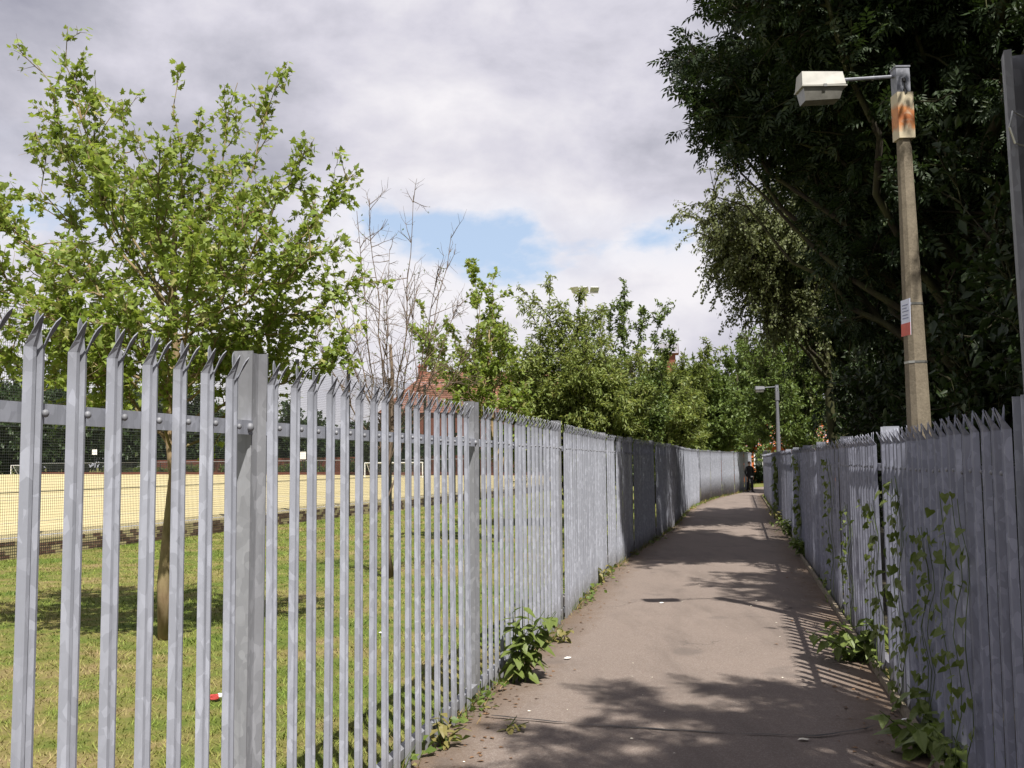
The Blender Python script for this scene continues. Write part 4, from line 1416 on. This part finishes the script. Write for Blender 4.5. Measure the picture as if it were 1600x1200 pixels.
def blades(name, P, h, wdt, m, kindlab, lean=.5):
    n = len(P)
    a = rng.uniform(0, 2 * np.pi, n)
    dx = np.stack([np.cos(a), np.sin(a), np.zeros(n)], 1)
    l = rng.normal(0, lean, (n, 2))
    tip = P + np.stack([l[:, 0] * h, l[:, 1] * h, h], 1)
    V = np.stack([P - dx * wdt[:, None] / 2, P + dx * wdt[:, None] / 2, tip], 1).reshape(-1, 3)
    F = np.arange(3 * n).reshape(-1, 3)
    return tag(link(name, fast_mesh(name, V, F, m)), kindlab[0], kindlab[1], kind='stuff')


N = 190000
Y = 2.2 + 40 * rng.random(N) ** 1.9
fx = np.interp(Y, [p[1] for p in LEFT], [p[0] for p in LEFT])
wx = W0.x + (Y - W0.y) * WD.x / WD.y
lo = np.maximum(wx, -.62 * Y - 1.5)
X = lo + (fx - .02 - lo) * rng.random(N)
cl = np.sin(X * 2.1 + np.sin(Y * 1.3)) * np.sin(Y * 1.9 + np.cos(X * 1.7)) + rng.normal(0, .5, N)
hh = np.clip(.028 + .012 * cl + rng.normal(0, .008, N), .012, .09)
keep = rng.random(N) < .85
P = np.stack([X, Y, np.full(N, -.012)], 1)[keep]
blades('lawn_grass', P, hh[keep], np.clip(.0045 + .0006 * Y[keep], .005, .02), 'grass_blades', ('short patchy mown grass of the lawn', 'grass'), .8)

# dry and green tufts along the foot of the left fence
N = 9000
ts = rng.random(N) ** 1.6
idx = ts * 50
Y = 3.5 + idx
fx = np.interp(Y, [p[1] for p in LEFT], [p[0] for p in LEFT])
X = fx + .06 + np.abs(rng.normal(0, .055, N)) * (1 + .02 * Y) - .06
tuft = np.sin(Y * 4.1) + np.sin(Y * 1.7 + 1) + rng.normal(0, .6, N)
k = tuft > -.3
P = np.stack([X, Y, np.full(N, .0)], 1)
hb = np.clip(.03 + .05 * np.abs(rng.normal(0, 1, N)), .02, .19) * (1 + .01 * Y)
g = k & (rng.random(N) < .55)
blades('verge_grass', P[g], hb[g], np.full(g.sum(), .006) * (1 + .03 * Y[g]), 'leaf_weed', ('ragged green grass along the foot of the sunlit fence', 'grass'), .45)
g = k & ~g
blades('dry_grass', P[g], hb[g] * .8, np.full(g.sum(), .005) * (1 + .03 * Y[g]), 'dry_grass', ('straw-coloured dead grass along the foot of the sunlit fence', 'grass'), .7)

# low broad weeds and ground ivy at both edges
N = 2600
Y = 3.2 + 42 * rng.random(N) ** 1.5
right = rng.random(N) < .5
fx = np.interp(Y, [p[1] for p in LEFT], [p[0] for p in LEFT]) + .03 + np.abs(rng.normal(0, .09, N))
ex = edging_x(Y) + .06 + np.abs(rng.normal(0, .10, N))
clump = np.sin(Y * 2.3 + right * 2) + np.sin(Y * .9 + 2) + rng.normal(0, .4, N)
k = clump > (.2)
X = np.where(right, ex, fx)
P = np.stack([X, Y, .015 + .05 * rng.random(N)], 1)[k]
D = np.stack([rng.normal(0, 1, len(P)), rng.normal(0, 1, len(P)), rng.uniform(-.1, .5, len(P))], 1)
V, F = place(leaf_tpl(.7), P, D, .05 * rng.uniform(.6, 1.4, len(P)) * (1 + .02 * P[:, 1]), rng)
tag(link('ground_ivy', fast_mesh('ground_ivy', V, F, 'leaf_weed')), 'low green weeds scattered along both edges of the path', 'weeds', kind='stuff')


def litter(name, n, m, size, lab, edge):
    Y = 4.5 + 26 * rng.random(n) ** 1.7
    lx = np.interp(Y, [p[1] for p in LEFT], [p[0] for p in LEFT]) + .1
    rx_ = edging_x(Y) - .03
    u = rng.random(n)
    if edge:
        u = np.where(rng.random(n) < .6, np.abs(rng.normal(0, .07, n)), 1 - np.abs(rng.normal(0, .08, n)))
    u = np.clip(u, 0.01, .99)
    X = lx + (rx_ - lx) * u
    z = .006 + .018 * (1 - (2 * u - 1) ** 2) + .004
    P = np.stack([X, Y, z], 1)
    D = np.stack([rng.normal(0, 1, n), rng.normal(0, 1, n), rng.normal(0, .05, n)], 1)
    V, F = place(leaf_tpl(.6, .05), P, D, size * rng.uniform(.4, 1.3, n), rng, up=3.0)
    tag(link(name, fast_mesh(name, V, F, m)), lab, 'litter', kind='stuff')


litter('fallen_petals', 90, 'petal_white', .022, 'pale scraps and petals scattered on the path', False)
litter('fallen_leaves', 800, 'dead_leaf', .036, 'brown fallen leaves lying along the path edges', True)

# crumpled wrapper on the lawn, a few paper scraps
wr = empty('wrapper', (-2.04, 6.95, 0.02), 'crumpled red and white wrapper lying on the lawn', 'wrapper')
for part, m, ox in (('foil', 'white_paint', 0.03), ('printed_end', 'wrapper_red', -.015)):
    b = bmesh.new()
    bmesh.ops.create_icosphere(b, subdivisions=2, radius=.04)
    r5 = random.Random(len(part))
    for v in b.verts:
        v.co.x *= 1.0
        v.co.y *= .6
        v.co.z *= .55
        v.co *= r5.uniform(.75, 1.25)
    me_ = bpy.data.meshes.new(part)
    b.to_mesh(me_)
    b.free()
    me_.materials.append(MATS[m])
    link(part, me_, wr, (ox, ox * .6, 0))
rr = random.Random(4)
for i, (x, y, lab) in enumerate(((1.64, 11.2, 'white paper scrap on the path under the lamp shadow'), (2.36, 6.15, 'white paper scrap beside the edging under the shaded fence'),
                                 (.42, 8.15, 'white paper scrap on the path edge just past the nettles'), (1.62, 5.75, 'pale crumpled leaf on the shaded asphalt near the camera'),
                                 (-1.25, 9.5, 'white paper scrap on the lawn between the pales'))):
    b = MB()
    pts = [(math.cos(a) * rr.uniform(.02, .04), math.sin(a) * rr.uniform(.015, .03), .002 + rr.uniform(0, .010)) for a in np.linspace(0, 5.3, 6)]
    b.add(pts + [(0, 0, .014)], [(k, (k + 1) % 6, 6) for k in range(6)])
    tag(b.obj('paper_scrap', 'petal_white' if i == 3 else 'white_paint', None, (x, y, .022 if x > -1 else .01)), lab, 'litter')

# ------------------------------------------------------------------ the person at the end of the path
def person(loc, rz, label, H):
    root = empty('person', loc, label, 'person', None, rz)
    k = H / 1.75
    J = {'pel': (0, 0, .95, .160, .125), 'waist': (0, 0, 1.08, .165, .125), 'chest': (0, -.01, 1.30, .185, .135), 'neckb': (0, 0, 1.46, .075, .07), 'neck': (0, .0, 1.53, .052, .052),
         'jaw': (0, -.015, 1.585, .062, .072), 'skull': (0, -.005, 1.67, .078, .092), 'crown': (0, 0, 1.73, .045, .055)}
    E = [('pel', 'waist'), ('waist', 'chest'), ('chest', 'neckb'), ('neckb', 'neck'), ('neck', 'jaw'), ('jaw', 'skull'), ('skull', 'crown')]
    for s, n in ((-1, 'L'), (1, 'R')):
        st = s * .06          # mid-stride
        J.update({n + 'hip': (s * .09, 0, .88, .108, .11), n + 'knee': (s * .10, -.05 - st * .9, .50, .080, .085), n + 'ank': (s * .105, .02 - st * 2.0, .09, .062, .066), n + 'toe': (s * .115, -.13 - st * 2.0, .035, .04, .03),
                  n + 'sh': (s * .185, 0, 1.41, .078, .078), n + 'el': (s * .245, .03 + st * .4, 1.14, .062, .062), n + 'wr': (s * .235, -.05 + st * 1.2, .90, .036, .036), n + 'palm': (s * .228, -.075 + st * 1.3, .84, .030, .020)})
        E += [('pel', n + 'hip'), (n + 'hip', n + 'knee'), (n + 'knee', n + 'ank'), (n + 'ank', n + 'toe'), ('neckb', n + 'sh'), (n + 'sh', n + 'el'), (n + 'el', n + 'wr'), (n + 'wr', n + 'palm')]
        for f in range(5):
            if f < 4:
                o = (f - 1.5) * .017
                l = (.062, .072, .068, .055)[f]
                J[n + 'f%d' % f] = (s * (.226 - .004 * f), -.085 + o + st * 1.3, .80, .0095, .0095)
                J[n + 'g%d' % f] = (s * (.216 - .004 * f), -.092 + o + st * 1.3, .80 - l, .0085, .0085)
            else:
                J[n + 'f4'] = (s * .210, -.105 + st * 1.3, .82, .0105, .0105)
                J[n + 'g4'] = (s * .205, -.118 + st * 1.3, .78, .009, .009)
            E += [(n + 'palm', n + 'f%d' % f), (n + 'f%d' % f, n + 'g%d' % f)]
    names = list(J)
    me_ = bpy.data.meshes.new('body')
    me_.from_pydata([tuple(c * k for c in J[q][:3]) for q in names], [(names.index(a), names.index(b)) for a, b in E], [])
    tmp = bpy.data.objects.new('body_tmp', me_)
    COL.objects.link(tmp)
    sk = tmp.modifiers.new('s', 'SKIN')
    sk.use_smooth_shade = True
    sub = tmp.modifiers.new('u', 'SUBSURF')
    sub.levels = 1
    sub.render_levels = 1
    for i, q in enumerate(names):
        v = me_.skin_vertices[0].data[i]
        v.radius = (J[q][3] * k, J[q][4] * k)
        v.use_root = (q == 'pel')
    dg = bpy.context.evaluated_depsgraph_get()
    out = bpy.data.meshes.new_from_object(tmp.evaluated_get(dg))
    bpy.data.objects.remove(tmp)
    for m in ('cloth_black', 'skin', 'cloth_white'):
        out.materials.append(MATS[m])
    for pl in out.polygons:
        c = pl.center / k
        hand = abs(c.x) > .17 and c.z < .90
        pl.material_index = 1 if (c.z > 1.52 or hand) else (2 if (c.z > 1.40 and abs(c.x) < .03 and c.y < -.03) else 0)
        pl.use_smooth = True
    out.name = 'body'
    link('body', out, root)
    # hair cap, eyes, nose, ears, shirt hem, shoes
    b = bmesh.new()
    bmesh.ops.create_uvsphere(b, u_segments=14, v_segments=10, radius=1)
    for v in list(b.verts):
        x, y, z = v.co
        v.co = (x * .088 * k, (y * .100 + .008) * k, (1.685 + z * .085 * (1.0 if z > 0 else .75)) * k)
    bmesh.ops.delete(b, geom=[v for v in b.verts if v.co.y < -.055 * k and v.co.z < 1.70 * k], context='VERTS')
    mh = bpy.data.meshes.new('hair')
    b.to_mesh(mh)
    b.free()
    mh.materials.append(MATS['hair_dark'])
    link('hair', mh, root)
    for s in (-1, 1):
        e = MB().tube([(s * .031 * k, -.083 * k, 1.645 * k), (s * .031 * k, -.092 * k, 1.645 * k)], .010 * k, 6)
        e.obj('eye', 'hair_dark', root)
        e = MB().tube([(s * .078 * k, .0, 1.61 * k), (s * .088 * k, .01, 1.64 * k), (s * .082 * k, .01, 1.67 * k)], [.010 * k, .014 * k, .010 * k], 6)
        e.obj('ear', 'skin', root)
        st = s * .06
        sh = MB().box((s * .11 - .045, -.20 - st * 2, 0), (s * .11 + .045, .07 - st * 2, .075))
        sh.v = [(x * k, y * k, z * k) for x, y, z in sh.v]
        o = sh.obj('shoe', 'shoe_black', root)
        bv = o.modifiers.new('b', 'BEVEL')
        bv.width = .02
        bv.segments = 2
    MB().tube([(0, -.088 * k, 1.635 * k), (0, -.108 * k, 1.60 * k)], [.007 * k, .014 * k], 6).obj('nose', 'skin', root)
    MB().box((-.022 * k, -.093 * k, 1.566 * k), (.022 * k, -.084 * k, 1.572 * k)).obj('mouth', 'red_paint', root)
    MB().box((.02 * k, -.135 * k, .86 * k), (.15 * k, -.120 * k, .93 * k)).obj('shirt_hem', 'cloth_white', root)
    return root


person((11.64, 49.15, .012), R(10), 'person in dark clothes walking towards the camera at the far end of the path', 1.5)
